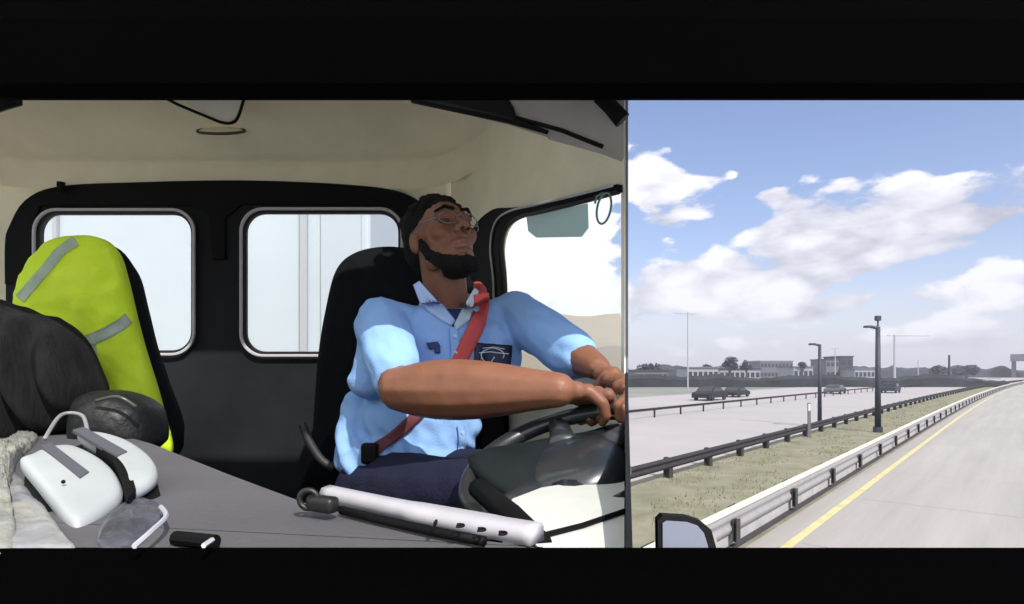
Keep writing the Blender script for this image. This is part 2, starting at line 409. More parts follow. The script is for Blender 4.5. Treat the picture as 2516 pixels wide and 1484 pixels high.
# ---------------------------------------------------------------- lamps
M_lamp = mat('lamp_post_paint', (0.030, 0.036, 0.055), 0.6, 0.1, var=0.2, vscale=4)
def street_lamp(base, h, rad, arm, label, cap=False, kind='street_lamp', cat='street lamp', group='dark street lamps along the median'):
    e = empty(kind, base); tag(e, label, cat, group)
    bm = bmesh.new(); tube(bm, [base, base + Vector((0, 0, .25))], rad * 1.9, 10); obj('base', bm, M_lamp, e)
    bm = bmesh.new(); tube(bm, [base + Vector((0, 0, .25)), base + Vector((0, 0, h))], [rad * 1.25, rad * .9], 12); obj('pole', bm, M_lamp, e, True)
    bm = bmesh.new()
    L = Vector((-1, 0.1, 0)).normalized()
    tube(bm, [base + Vector((0, 0, h - .05)), base + L * arm * .55 + Vector((0, 0, h))], [rad * .8, rad * .6], 8); obj('arm', bm, M_lamp, e)
    bm = bmesh.new(); box(bm, base + L * arm * .8 + Vector((0, 0, h + .01)), (arm * .55, .30, .10), frame_rot(L, (0, 1, 0)), .02); obj('lamp_head', bm, M_lamp, e)
    if cap:
        bm = bmesh.new(); tube(bm, [base + Vector((0, 0, h)), base + Vector((0, 0, h + .32))], rad * .35, 6); box(bm, base + Vector((0, 0, h + .40)), (.24, .2, .24), None, .04)
        obj('camera_box', bm, M_lamp, e)
    return e
b2 = G(2157, 1062); street_lamp(b2, (1062 - 803) / F * b2.y, .11, .55, 'taller dark lamp post with box on top, standing in the grass median', True)
b1 = G(2014, 1047); street_lamp(b1, (1047 - 846) / F * b1.y, .085, .48, 'shorter dark lamp post just beyond the dark guard rail')
M_pale = mat('pale_pole', (0.30, 0.31, 0.35), 0.6)
def far_pole(u, vt, vb, w, name, label, cat, arm=None, m=M_pale):
    b = G(u, vb); h = (vb - vt) / F * b.y; e = empty(name, b); tag(e, label, cat)
    bm = bmesh.new(); r = w / 2 / F * b.y; tube(bm, [b, b + Vector((0, 0, h))], [r, r * .7], 8); obj('pole', bm, m, e)
    if arm:
        a0, a1 = arm; bm = bmesh.new(); tube(bm, [b + Vector((a0 / F * b.y, 0, h * .98)), b + Vector((a1 / F * b.y, 0, h * .975))], r * .45, 6); obj('arm', bm, m, e)
    return e
far_pole(2198, 822, 945, 6, 'high_mast', 'tall pale mast with long thin cross arm beyond the road', 'mast', (-18, 85))
far_pole(2332, 872, 950, 6, 'utility_pole', 'dark slim pole standing alone near the hazy right end', 'pole', None, M_lamp)
far_pole(2256, 884, 950, 3, 'utility_pole', 'short faint pole left of the dark slim pole', 'pole', None, M_pale)
far_pole(2052, 855, 945, 3, 'light_mast', 'thin faint mast between the two street lamps', 'mast', (-10, 10))
far_pole(1690, 766, 960, 4, 'light_mast', 'faint pale mast with short double arm left of the dark cars', 'mast', (-34, 20))
M_sig = mat('dark_marker', (.10, .10, .11), .7)
b = G(1988, 1075); e = empty('marker_post', b); tag(e, 'short grey marker post behind the dark guard rail', 'marker post')
bm = bmesh.new(); box(bm, b + Vector((0, 0, .75)), (.14, .04, 1.5), None, .012); obj('post', bm, M_sig, e)
bm = bmesh.new(); box(bm, b + Vector((0, -.03, 1.3)), (.10, .012, .3)); obj('reflector', bm, mat('refl', (.5, .5, .48), .4), e)

# ---------------------------------------------------------------- cars
M_glass_d = mat('car_glass', (0.02, 0.025, 0.03), 0.12)
M_tyre = mat('tyre', (0.02, 0.02, 0.02), 0.9)
def car(u, v, paint, label, L=4.6, H=1.45, flip=1):
    b = G(u, v); e = empty('car', b); tag(e, label, 'car', 'cars on the far carriageway')
    rot = frame_rot(DV * flip, NV * flip); T = lambda x, y, z: b + rot @ Vector((x, y, z))
    prof = [(-.5, .22), (-.5, .50), (-.47, .60), (-.30, .66), (-.18, .98), (.12, 1.0), (.28, .68), (.46, .58), (.5, .45), (.5, .22)]
    bm = bmesh.new(); A = []
    for y, ins in ((-.9, 0), (-.84, 1), (.84, 1), (.9, 0)):
        A.append([bm.verts.new(T(x * L * (1 if not ins else 1), y * (1 - .13 * max(0, (z - .6)) / .4), z * H)) for x, z in prof])
    for p, q in zip(A[:-1], A[1:]):
        for k in range(len(prof)): bm.faces.new((p[k], p[(k + 1) % len(prof)], q[(k + 1) % len(prof)], q[k]))
    bm.faces.new(A[0]); bm.faces.new(A[-1][::-1]); obj('body', bm, paint, e)
    bm = bmesh.new()
    for y in (-1, 1):
        q = [(-.27, .68), (-.17, .93), (.11, .95), (.24, .69)]
        f = [bm.verts.new(T(x * L, y * (.90 - .0 - .117 * max(0, z - .6) / .4) * 1.008, z * H)) for x, z in q]; bm.faces.new(f)
    for (x0, z0, x1, z1) in ((-.295, .67, -.188, .965), (.272, .69, .13, .975)):
        f = [bm.verts.new(T(x0 * L * 1.01, -.74, z0 * H + .01)), bm.verts.new(T(x0 * L * 1.01, .74, z0 * H + .01)), bm.verts.new(T(x1 * L * 1.02, .70, z1 * H + .012)), bm.verts.new(T(x1 * L * 1.02, -.70, z1 * H + .012))]; bm.faces.new(f)
    obj('window', bm, M_glass_d, e)
    for x in (-.31, .31):
        for y in (-.83, .83):
            bm = bmesh.new(); tube(bm, [T(x * L, y - .1, .32), T(x * L, y + .1, .32)], .32, 14); obj('wheel', bm, M_tyre, e)
    return e
P_dark = mat('dark_car_paint', (0.010, 0.011, 0.014), 0.6)
P_blue = mat('navy_car_paint', (0.015, 0.022, 0.045), 0.5)
P_grey = mat('grey_car_paint', (0.08, 0.085, 0.09), 0.5)
car(1745, 983, P_dark, 'black car leading on the far carriageway, nearest the cab', 5.0, 1.35)
car(1808, 975, P_dark, 'dark low car right behind the black car', 4.4, 1.1)
car(2188, 965, P_blue, 'navy car passing just right of the taller lamp post', 5.0, 1.35)
car(2052, 967, P_grey, 'grey car between the two street lamps', 4.6, 1.15)
car(2262, 950, P_blue, 'small distant dark blue car farthest along the carriageway', 4.2, 1.2)

# ---------------------------------------------------------------- far side: wall, buildings, trees
M_hedge = mat('far_hedge', (0.018, 0.022, 0.028), 0.95, var=.5, vscale=.3)
def blobby(bm, c, r, n, sz, zs=1.0):
    for i in range(n):
        d = Vector((random.gauss(0, 1), random.gauss(0, 1), random.gauss(0, 1))).normalized() * r * random.uniform(.45, 1.0) ** .6
        p = Vector(c) + Vector((d.x, d.y, d.z * zs))
        a = Vector((random.gauss(0, 1), random.gauss(0, 1), random.gauss(0, 1))).normalized(); b_ = a.orthogonal().normalized(); s_ = sz * random.uniform(.6, 1.4)
        bm.faces.new([bm.verts.new(p + a * s_), bm.verts.new(p + b_ * s_), bm.verts.new(p - a * s_ * .8), bm.verts.new(p - b_ * s_)])
def tree(u, vb, vt, wpx, label, y=None, name='tree', cat='tree', m=None, group='trees along the horizon'):
    b = G(u, vb); h = (vb - vt) / F * b.y; w = wpx / F * b.y; e = empty(name, b); tag(e, label, cat, group)
    bm = bmesh.new(); tube(bm, [b, b + Vector((0, 0, h * .6))], [w * .07, w * .04], 7)
    for s_ in (-1, 1): tube(bm, [b + Vector((0, 0, h * .35)), b + Vector((s_ * w * .25, 0, h * .65))], [w * .035, w * .02], 5)
    obj('trunk', bm, mat('bark', (.06, .05, .04), .9), e)
    bm = bmesh.new()
    for k in range(6):
        c = b + Vector((random.uniform(-.28, .28) * w, random.uniform(-.25, .25) * w, h * random.uniform(.55, .82)))
        blobby(bm, c, w * random.uniform(.22, .32), 130, w * .05, .75)
    obj('crown', bm, m or mat('tree_leaves', (0.05, 0.06, 0.05), .9, var=.5, vscale=.6), e)
mt = mat('blue_green_leaves', (0.016, 0.022, 0.034), .9, var=.5, vscale=.6)
tree(1793, 938, 872, 44, 'left and larger of the paired round dark trees on the horizon', m=mt)
tree(1834, 938, 876, 30, 'right and smaller of the paired round dark trees on the horizon', m=mt)
tree(1972, 936, 880, 26, 'small dark tree beside the shorter lamp post', m=mt)
tree(1742, 938, 888, 40, 'low spreading grey green tree left of the paired dark trees', m=mt)
tree(1590, 940, 897, 70, 'wide low tree at the left end of the horizon beside the cab', m=mt)
tree(2300, 932, 899, 46, 'faint low tree between two thin poles at right', m=mt)
tree(2375, 930, 900, 60, 'hazy low tree nearest the vanishing point', m=mt)
def far_hedge(name, u0, u1, Yd, zb, zt, m, label, cat, kind=None, amp=.8):
    bm = bmesh.new(); n = 90; front = []
    for i in range(n + 1):
        u = u0 + (u1 - u0) * i / n; x = (u - HU) / F * Yd
        z = zt * (1 + amp * .5 * noise.noise(Vector((x * .09, 3.3, zt)))) * (1 + .2 * noise.noise(Vector((x * .6, 1.3, 0))))
        front.append((bm.verts.new((x, Yd, zb)), bm.verts.new((x, Yd, z * .7)), bm.verts.new((x, Yd + 1.2, z)), bm.verts.new((x, Yd + 3.5, z * .8)), bm.verts.new((x, Yd + 4, zb))))
    for a, b in zip(front[:-1], front[1:]):
        for k in range(4): bm.faces.new((a[k], b[k], b[k + 1], a[k + 1]))
    bm.faces.new(front[0]); bm.faces.new(front[-1][::-1])
    o = obj(name, bm, m); tag(o, label, cat, kind=kind); return o
far_hedge('hedge', 1500, 2480, 116, 0, 1.9, M_hedge, 'long dark hedge line beyond the far carriageway', 'hedge', amp=1.3)
far_hedge('far_wood', 1480, 2520, 330, 0, 5.2, mat('far_wood_leaves', (.025, .032, .048), .95, var=.3, vscale=.1), 'distant grey blue belt of trees along the whole horizon', 'woodland', 'stuff', amp=1.0)
M_wht = mat('white_cladding', (.22, .23, .27), .6, var=.06, vscale=.5); M_gry = mat('grey_cladding', (.09, .10, .13), .7, var=.1, vscale=.4); M_drk = mat('dark_cladding', (.018, .022, .030), .6)
def building(u0, u1, vt, Yd, mw, mr, label, floors=1, depth=12, roof=.4, stilts=False, cols=8):
    x0, x1 = (u0 - HU) / F * Yd, (u1 - HU) / F * Yd; h = CZ + (HV - vt) / F * Yd
    base = Vector(((x0 + x1) / 2, Yd + depth / 2, 0)); e = empty('building', base); tag(e, label, 'building', 'low buildings on the horizon')
    z0 = h * .45 if stilts else 0
    bm = bmesh.new(); box(bm, (base.x, base.y, (z0 + h) / 2), (x1 - x0, depth, h - z0)); obj('wall', bm, mw, e)
    bm = bmesh.new(); box(bm, (base.x, base.y, h + roof / 2), (x1 - x0 + .6, depth + .6, roof)); obj('roof', bm, mr, e)
    if stilts:
        for sx in (-.42, .42):
            bm = bmesh.new(); box(bm, (base.x + sx * (x1 - x0), base.y, z0 / 2), (.6, .6, z0)); obj('support', bm, mw, e)
    for f in range(floors):
        z = z0 + (h - z0) * (f + .55) / floors
        for k in range(cols):
            x = x0 + (x1 - x0) * (k + .5) / cols
            bm = bmesh.new(); box(bm, (x, Yd - .02, z), ((x1 - x0) / cols * .66, .12, (h - z0) / floors * .4)); obj('window', bm, M_glass_d, e)
building(1690, 1765, 905, 175, M_wht, M_gry, 'long white low building at left of the horizon', cols=6)
building(1768, 1868, 908, 190, M_wht, M_drk, 'white shed with dark roof below the paired trees', cols=8)
building(1868, 1948, 888, 240, M_gry, M_wht, 'two storey grey building with white roof left of the shorter lamp', 2, cols=9)
building(1950, 1998, 903, 200, M_wht, M_gry, 'small white building directly behind the shorter lamp post', cols=4)
building(2030, 2062, 884, 230, M_gry, M_drk, 'grey block left of the dark raised box', 2, cols=3)
building(2064, 2096, 877, 230, M_drk, M_drk, 'dark raised box building on supports between the lamps', 1, stilts=True, cols=2)
building(1560, 1640, 912, 160, M_gry, M_drk, 'grey low depot nearest the cab at the left of the horizon', cols=7)
building(2100, 2150, 908, 220, M_wht, M_gry, 'white low shed left of the taller lamp post', cols=5)
# overpass far right
e = empty('overpass', R0(420, 0, 0)); tag(e, 'hazy grey overpass crossing the road at the far right', 'bridge')
bm = bmesh.new(); box(bm, R0(420, -32, 10.6), (10, 70, 3.6), frame_rot(DV, NV)); obj('deck', bm, M_gry, e)
for dd in (-55, -30, 1.5):
    bm = bmesh.new(); box(bm, R0(420, dd, 5), (3, 2.0, 10), frame_rot(DV, NV)); obj('pier', bm, M_gry, e)

# sandy retaining wall seen through the driver's window
M_sand = mat('sandy_wall', (0.27, 0.235, 0.16), 0.9, var=.3, vscale=.5, col2=(0.25, .24, .22), stretch=(.25, .25, 1.6))
bm = bmesh.new(); Yw = 40; x1w = (1540 - HU) / F * Yw
rows = []
for i in range(30):
    x = -22 + (x1w + 22) * i / 29; zt = CZ + (HV - 762) / F * Yw + .35 * noise.noise(Vector((x * .3, 0, 0)))
    rows.append([bm.verts.new(p) for p in ((x, Yw, 0), (x, Yw, zt * .66), (x, Yw + .5, zt * .69), (x, Yw + 2.5, zt), (x, Yw + 8, zt), (x, Yw + 9, 0))])
for a, b in zip(rows[:-1], rows[1:]):
    for k in range(5): bm.faces.new((a[k], b[k], b[k + 1], a[k + 1]))
bm.faces.new(rows[0]); bm.faces.new(rows[-1][::-1])
tag(obj('embankment', bm, M_sand), 'sandy embankment wall seen through the driver side window', 'embankment')

# white trailer behind the rear windows
M_trail = mat('trailer_white', (0.46, 0.53, 0.58), 0.45, var=.04, vscale=2)
tr = empty('box_trailer', (-2.4, 5.6, 0)); tag(tr, 'pale bluish white box trailer close behind the rear windows', 'trailer')
bm = bmesh.new(); box(bm, (-2.6, 5.6, 2.75), (3.2, 2.6, 3.1), None, .03); obj('box_body', bm, M_trail, tr)
M_seal = mat('trailer_post', (.36, .39, .42), .5)
for xx in (-1.46, -2.15, -3.2):
    bm = bmesh.new(); box(bm, (xx, 4.28, 2.75), (.05 if xx > -2 else .03, .03, 3.0)); obj('post', bm, M_seal, tr)
bm = bmesh.new(); box(bm, (-1.20, 4.285, 2.75), (.28, .02, 3.0)); obj('corner_panel', bm, mat('trailer_panel', (.42, .48, .53), .5), tr)
bm = bmesh.new(); box(bm, (-2.6, 5.6, 1.05), (3.0, 2.4, .25)); obj('chassis', bm, M_drk, tr)
for xx in (-3.9, -1.4):
    bm = bmesh.new(); tube(bm, [(xx, 5.8, .5), (xx + .3, 5.8, .5)], .5, 24); obj('wheel', bm, M_tyre, tr)

# ================================================================ TRUCK CAB
M_beige = mat('headliner_fabric', (0.82, 0.78, 0.60), 0.9, var=0.09, vscale=3.0, bump=0.25, bscale=90)
M_black = mat('black_trim', (0.004, 0.0036, 0.004), 0.6, var=.3, vscale=6, bump=.12, bscale=150, spec=.12)
M_dpanel = mat('charcoal_panel', (0.011, 0.0125, 0.015), 0.7, var=.5, vscale=2.5, bump=.1, bscale=120, spec=.18)
M_pitch = mat('matte_black_bar', (0.0006, 0.0006, 0.0007), 0.9, bump=.1, bscale=200, spec=.01)
M_rim = mat('pale_rubber_rim', (0.48, 0.47, 0.50), 0.4)
M_seal2 = mat('black_window_seal', (0.008, 0.008, 0.009), 0.5)
YR = 2.60
C0 = Vector((-0.257, YR, 0)); E0 = Vector((0.279, 1.5, 0)); WD = (E0 - C0).normalized(); WN = Vector((-WD.y, WD.x, 0)) # WN to outside (+x)
if WN.x < 0: WN = -WN
cab = empty('truck_cab', (-0.9, 1.9, 0)); tag(cab, 'truck cab interior with beige headliner, black rear panel and two rear windows', 'truck cab')
RX = lambda u: (u - HU) / F * YR
RZ = lambda v: CZ + (HV - v) / F * YR
def side_s(u):                 # distance along the side wall where column u meets it
    k = (u - HU) / F; return (k * C0.y - C0.x) / (WD.x - k * WD.y)
def SP(u, v, off=0.0):         # point on the side wall
    s_ = side_s(u); p = C0 + WD * s_; return s_, (HV - v) / F * p.y + CZ
MR = place((0, YR, 0), (1, 0, 0), (0, 0, 1))      # 2-D (x, z) -> rear wall, normal towards the camera
MS = place(C0 , WD, (0, 0, 1))
def shift(M, n): M = M.copy(); M.translation = M.translation + Vector(M.col[2][:3]) * n; return M
rw = [rrect(RX(103), RZ(868), RX(484), RZ(524), .088), rrect(RX(605), RZ(871), RX(988), RZ(522), .088)]
# beige rear wall behind the black panel
XL = -2.35
out = [(XL, CZ - 1.2), (C0.x, CZ - 1.2), (C0.x, CZ + .895), (XL, CZ + .895)]
big = [rrect(RX(90), RZ(880), RX(497), RZ(512), .09), rrect(RX(592), RZ(883), RX(1000), RZ(510), .09)]
bm = plate([out] + big, .02, shift(MR, -.03)); obj('rear_wall', bm, M_beige, cab)
pan = [(20, 1500), (20, 620), (30, 560), (70, 495), (150, 460), (330, 450), (600, 445), (850, 455), (980, 472), (1050, 510), (1095, 560), (1108, 700), (1108, 1500)]
pan = smooth_path([(RX(u), RZ(v), 0) for u, v in pan[1:-1]], 5)
pan = [(RX(20), CZ - 1.2)] + [(p.x, p.y) for p in pan] + [(RX(1108), CZ - 1.2)]
bm = plate([pan] + rw, .03, MR, .004); obj('rear_panel', bm, M_dpanel, cab, False)
# black upper border
up = [(24, 700), (24, 600), (34, 560), (72, 497), (150, 463), (330, 453), (600, 448), (850, 458), (978, 476), (1046, 513), (1090, 562), (1104, 700)]
up = smooth_path([(RX(u), RZ(v), 0) for u, v in up], 4)
lo = [(RX(u), RZ(v)) for u, v in ((1104, 700), (1010, 640), (1004, 560), (975, 508), (600, 506), (560, 540), (560, 640), (530, 640), (520, 530), (480, 508), (110, 510), (88, 560), (86, 700))]
bm = plate([[(p.x, p.y) for p in up] + lo], .012, shift(MR, .0205), .002); obj('upper_trim', bm, M_black, cab)
for i, (a, lb) in enumerate(((rw[0], 'rear window behind the draped passenger seat'), (rw[1], 'rear window behind the driver'))):
    x0 = min(p[0] for p in a); x1 = max(p[0] for p in a); z0 = min(p[1] for p in a); z1 = max(p[1] for p in a)
    bm = plate([rrect(x0 - .012, z0 - .012, x1 + .012, z1 + .012, .098), rrect(x0 + .000, z0 + .000, x1 - .000, z1 - .000, .088)], .012, shift(MR, .036), .003)
    fr = obj('rear_window', bm, M_rim, cab); fr['label'] = lb
    bm = plate([rrect(x0 - .002, z0 - .002, x1 + .002, z1 + .002, .09), rrect(x0 + .012, z0 + .012, x1 - .012, z1 - .012, .078)], .018, shift(MR, .018), .002)
    obj('window_seal', bm, M_seal2, fr)
    gm = mat('window_glass', (0.92, 0.97, 0.97), 0.02, alpha=0.10, spec=.5)
    bm = plate([rrect(x0, z0, x1, z1, .09)], .004, shift(MR, -.004)); obj('pane', bm, gm, fr)
# headliner
path = [Vector((XL, 1.12, 0)), Vector((XL, YR - .25, 0)), Vector((XL + .25, YR, 0)), Vector((-1.6, YR, 0)), Vector((-1.0, YR, 0)), Vector((C0.x - .12, YR, 0)), C0 + WD * .14, C0 + WD * .7, E0]
dense = []
for a, b in zip(path[:-1], path[1:]):
    for k in range(8): dense.append(a.lerp(b, k / 8))
dense.append(path[-1])
for it in range(10):
    dense = [dense[0]] + [(dense[i - 1] + dense[i] * 2 + dense[i + 1]) / 4 for i in range(1, len(dense) - 1)] + [dense[-1]]
cen = Vector((-0.9, 1.5, 0))
prof = [(0.0, .78), (-.006, .83), (-.010, .87), (0.0, .897), (.010, .904), (.02, .908), (.045, .93), (.075, .965), (.11, 1.0), (.16, 1.035), (.24, 1.062), (.4, 1.075)]
bm = bmesh.new(); rows = []
for j, (ins, z) in enumerate(prof):
    row = []
    for i, p in enumerate(dense):
        nrm = (dense[min(i + 1, len(dense) - 1)] - dense[max(i - 1, 0)]).normalized(); inn = Vector((nrm.y, -nrm.x, 0))
        if inn.dot(cen - p) < 0: inn = -inn
        q = p + inn * min(ins, .95); q.z = CZ + z; row.append(bm.verts.new(q))
    rows.append(row)
for a, b in zip(rows[:-1], rows[1:]):
    for i in range(len(a) - 1): bm.faces.new((a[i], a[i + 1], b[i + 1], b[i]))
obj('headliner_edge', bm, M_beige, cab, True)
def roof_poly(name, z, th, grow, m):
    q = [(XL - grow, 1.1), (XL - grow, YR + grow), (C0.x + grow, YR + grow), (E0.x + grow, 1.5), (E0.x + grow - .12, 1.1)]
    h = rrect(-2.1, 1.2, -.02, 1.68, .06)  # unseen hatch, added to let skylight into the cab
    bm = plate([q, h], th, place((0, 0, CZ + z + th / 2), (1, 0, 0), (0, 1, 0)))
    return obj(name, bm, m, cab)
roof_poly('headliner', 1.073, .012, 0, M_beige); rf_ = roof_poly('roof', 1.095, .05, .02, M_wht); rf_['label'] = 'roof with an added opening that lets light in'
# unseen white hood, added to bounce sunlight up into the cab
bm = bmesh.new(); rows = []
for i in range(13):
    x = -2.2 + 3.4 * i / 12; cr_ = .06 * (1 - ((i - 6) / 6) ** 2)
    rows.append([bm.verts.new((x, y, CZ + z + cr_)) for y, z in ((.28, -.42), (-.3, -.43), (-1.2, -.46), (-2.4, -.52), (-2.5, -1.2), (.28, -1.2))])
for a, b in zip(rows[:-1], rows[1:]):
    for k in range(6): bm.faces.new((a[k], b[k], b[(k + 1) % 6], a[(k + 1) % 6]))
bm.faces.new(rows[0]); bm.faces.new(rows[-1][::-1]); obj('bounce_bonnet', bm, mat('white_bounce_paint', (.80, .80, .78), .35), cab, True)
# side wall with the driver's window
swin = [(1252, 910), (1248, 700), (1240, 610), (1252, 560), (1285, 533), (1340, 519), (1430, 497), (1530, 470)]
sw = [SP(u, v) for u, v in swin]; smax = (E0 - C0).length
sw2 = smooth_path([(a, b, 0) for a, b in sw], 4); hole = [(p.x, p.y) for p in sw2] + [(smax - .012, SP(1532, 470)[1]), (smax - .012, CZ - .005), SP(1254, 915)]
wall = [(0.0, CZ - 1.2), (smax, CZ - 1.2), (smax, CZ + .9), (0, CZ + .9)]
bm = plate([wall, hole], .008, shift(MS, 0)); obj('door', bm, M_beige, cab)
door = [o for o in cab.children if o.name.startswith('door')][0]; door['label'] = 'driver side door with curved window'
# dark pillar and frame around the window
fr_o = [(1150, 1200), (1150, 700), (1160, 600), (1185, 548), (1225, 516), (1270, 512), (1330, 505), (1430, 480), (1534, 455)]
fo = smooth_path([(*SP(u, v), 0) for u, v in fr_o[1:]], 4)
loop = [SP(1150, 1200)] + [(p.x, p.y) for p in fo] + [(smax - .004, SP(1535, 470)[1] + .0)]
inner = [(p.x, p.y) for p in sw2][::-1]
loop = loop + [(smax - .004, SP(1532, 475)[1])] + inner + [SP(1256, 1200)]
bm = plate([loop], .018, shift(MS, -.014 if Vector(MS.col[2][:3]).dot(WN) > 0 else .014), .002); obj('window_frame', bm, M_black, door)
# pale bead inside the frame
pts = [C0 + WD * p.x - WN * .028 + Vector((0, 0, p.y)) for p in smooth_path([(*SP(u, v), 0) for u, v in ((1234, 880), (1230, 700), (1222, 610), (1234, 550), (1268, 522), (1335, 506), (1430, 484), (1528, 459))], 5)]
bm = bmesh.new(); tube(bm, pts, .0038, 8); obj('window_bead', bm, M_rim, door, True)
pts = [C0 + WD * p.x - WN * .012 + Vector((0, 0, p.y)) for p in sw2]
bm = bmesh.new(); tube(bm, pts, .009, 8); obj('window_seal', bm, M_seal2, door, True)
tint = [SP(u, v) for u, v in ((1296, 534), (1445, 500), (1447, 560), (1430, 582), (1320, 584), (1300, 568))]
bm = plate([tint], .003, shift(MS, .002)); obj('tint_strip', bm, mat('teal_tint', (.34, .60, .58), .3, alpha=.7), door)
gm = MATS['window_glass']; bm = plate([hole], .002, shift(MS, .0)); obj('pane', bm, gm, door)
# lower door skin: runs forward from the window edge to the dash, in the plane of the door
kx = (1537 - HU) / F
def DP(Y, z): return Vector((kx * Y, Y, CZ + z))
bm = bmesh.new()
prof_top = [(1.5, .0), (1.4, -.03), (1.3, -.055), (1.15, -.075), (.95, -.10), (.75, -.13), (.5, -.155)]
prev = None
for Y, z in prof_top:
    a, b_ = DP(Y, z), DP(Y, -1.2); c, d = a + CUT_N * .006, b_ + CUT_N * .006
    cur = [bm.verts.new(q) for q in (a, b_, d, c)]
    if prev:
        for k in range(4): bm.faces.new((prev[k], cur[k], cur[(k + 1) % 4], prev[(k + 1) % 4]))
    else: bm.faces.new(cur)
    prev = cur
bm.faces.new(prev[::-1]); obj('lower_door_panel', bm, M_dpanel, cab)
# edge post at the window end
bm = bmesh.new(); a = E0 + Vector((0, 0, CZ - .1)); tube(bm, [a + WN * .004, a + WN * .004 + Vector((0, 0, 1.05))], .0035, 8); obj('door_edge', bm, mat('door_edge_grey', (.16, .18, .22), .5), door)
# floor
bm = bmesh.new(); box(bm, (-1.0, 1.55, CZ - 1.22), (2.7, 2.1, .05)); obj('cab_floor', bm, mat('floor_mat_grey', (.30, .30, .29), .8), cab)
# black bar along the top of view, shaped as the roof's front edge
bm = bmesh.new(); zk = (HV - 246.5) / F; n = 30; rows = []
for i in range(n + 1):
    x = -1.9 + 3.3 * i / n
    rows.append([bm.verts.new((x, y, CZ + z)) for y, z in ((1.10, zk * 1.10), (1.085, zk * 1.085 + .004), (1.07, zk * 1.07 + .03), (1.07, .62), (1.085, .66), (1.085, 1.15), (1.16, 1.15), (1.16, zk * 1.16 + .002))])
for a, b in zip(rows[:-1], rows[1:]):
    for k in range(8): bm.faces.new((a[k], b[k], b[(k + 1) % 8], a[(k + 1) % 8]))
bm.faces.new(rows[0]); bm.faces.new(rows[-1][::-1]); hd = obj('black_top_bar', bm, M_pitch, cab)
# sun visor, right
vis_bk = [(1015, 240), (1250, 297), (1345, 327), (1350, 333), (1480, 368), (1533, 388), (1533, 240)]
def visp(u, v): return P(u, v, 1.62 - (u - 1015) * .0005)
bm = bmesh.new(); A = [bm.verts.new(visp(u, v)) for u, v in vis_bk]; B = [bm.verts.new(visp(u, v) + Vector((0, .025, 0.0))) for u, v in vis_bk]
bm.faces.new(A); bm.faces.new(B[::-1])
for i in range(len(A)): bm.faces.new((A[i], B[i], B[(i + 1) % len(A)], A[(i + 1) % len(A)]))
vs_ = obj('sun_visor', bm, mat('visor_grey', (.34, .32, .30), .7, var=.12, vscale=5, bump=.1), cab); vs_['label'] = 'grey sun visor with black border'
bm = bmesh.new()
tube(bm, [visp(u, v) + Vector((0, -.004, 0)) for u, v in ((1015, 246), (1250, 296), (1345, 327))], [.010, .009, .005], 8)
tube(bm, [visp(u, v) + Vector((0, -.004, 0)) for u, v in ((1240, 283), (1380, 322), (1480, 362))], .005, 8)
obj('visor_border', bm, M_black, vs_)
bm = bmesh.new(); q = [(1012, 240), (1190, 288), (1270, 302), (1262, 270), (1245, 240)]
A = [bm.verts.new(visp(u, v) + Vector((0, -.012, 0))) for u, v in q]; B = [bm.verts.new(visp(u, v) + Vector((0, -.002, 0))) for u, v in q]
bm.faces.new(A); bm.faces.new(B[::-1])
for i in range(5): bm.faces.new((A[i], B[i], B[(i + 1) % 5], A[(i + 1) % 5]))
obj('visor_pocket', bm, M_black, vs_)
bm = bmesh.new(); tube(bm, [P(u, v, 1.33) for u, v in ((1470, 236), (1500, 262), (1530, 296))], [.016, .018, .02], 8); obj('visor_hinge', bm, M_black, vs_)
# dome light and wire loop on the headliner
e_c = P(543, 322, 2.485); e_r = Matrix.Rotation(math.radians(42), 3, 'X')
bm = bmesh.new(); ball(bm, e_c, (.092, .026, .014), e_r, 3); dl = obj('dome_light', bm, mat('dome_lens', (.70, .66, .50), .35), cab, True); dl['label'] = 'flat oval dome light'
bm = bmesh.new(); tube(bm, [e_c + e_r @ Vector((math.cos(a) * .096, math.sin(a) * .028, .0)) for a in [k * math.pi / 16 for k in range(32)]], .006, 8, True); obj('bezel', bm, mat('dome_bezel', (.05, .045, .02), .5), dl, True)
bm = bmesh.new(); tube(bm, smooth_path([P(u, v, 2.2) for u, v in ((405, 240), (440, 258), (500, 283), (545, 301), (572, 301), (586, 285), (600, 240))], 5), .0055, 8); obj('curtain_wire', bm, M_black, cab, True)
bm = bmesh.new(); A = [P(u, v, 2.205) for u, v in ((440, 240), (500, 279), (548, 298), (570, 297), (584, 280), (597, 240))]; bm.faces.new([bm.verts.new(p) for p in A]); B = [bm.verts.new(p + Vector((0, .004, 0))) for p in A]; bm.faces.new(B[::-1])
obj('mirror_flap', bm, mat('flap_grey', (.62, .60, .55), .5), cab)
bm = bmesh.new(); tube(bm, [P(150, 470, 2.55), P(150, 448, 2.55)], .016, 10); obj('coat_hook', bm, M_black, cab)
bm = bmesh.new(); tube(bm, [P(-30, 262, 1.5), P(0, 252, 1.5), P(40, 240, 1.5)], .02, 8); obj('corner_trim', bm, M_black, cab)
# unseen left side of the cab, window added to brighten the ceiling
MP = place((XL - .012, 0, 0), (0, 1, 0), (0, 0, 1))
bm = plate([[(1.1, CZ - 1.2), (YR, CZ - 1.2), (YR, CZ + .9), (1.1, CZ + .9)], rrect(1.2, CZ - .15, 2.45, CZ + .80, .09)], .024, MP); pdoor = obj('passenger_door', bm, M_dpanel, cab)
bm = plate([rrect(1.19, CZ - .16, 2.46, CZ + .81, .09), rrect(1.215, CZ - .135, 2.435, CZ + .785, .08)], .034, MP); obj('window_seal', bm, M_seal2, pdoor)
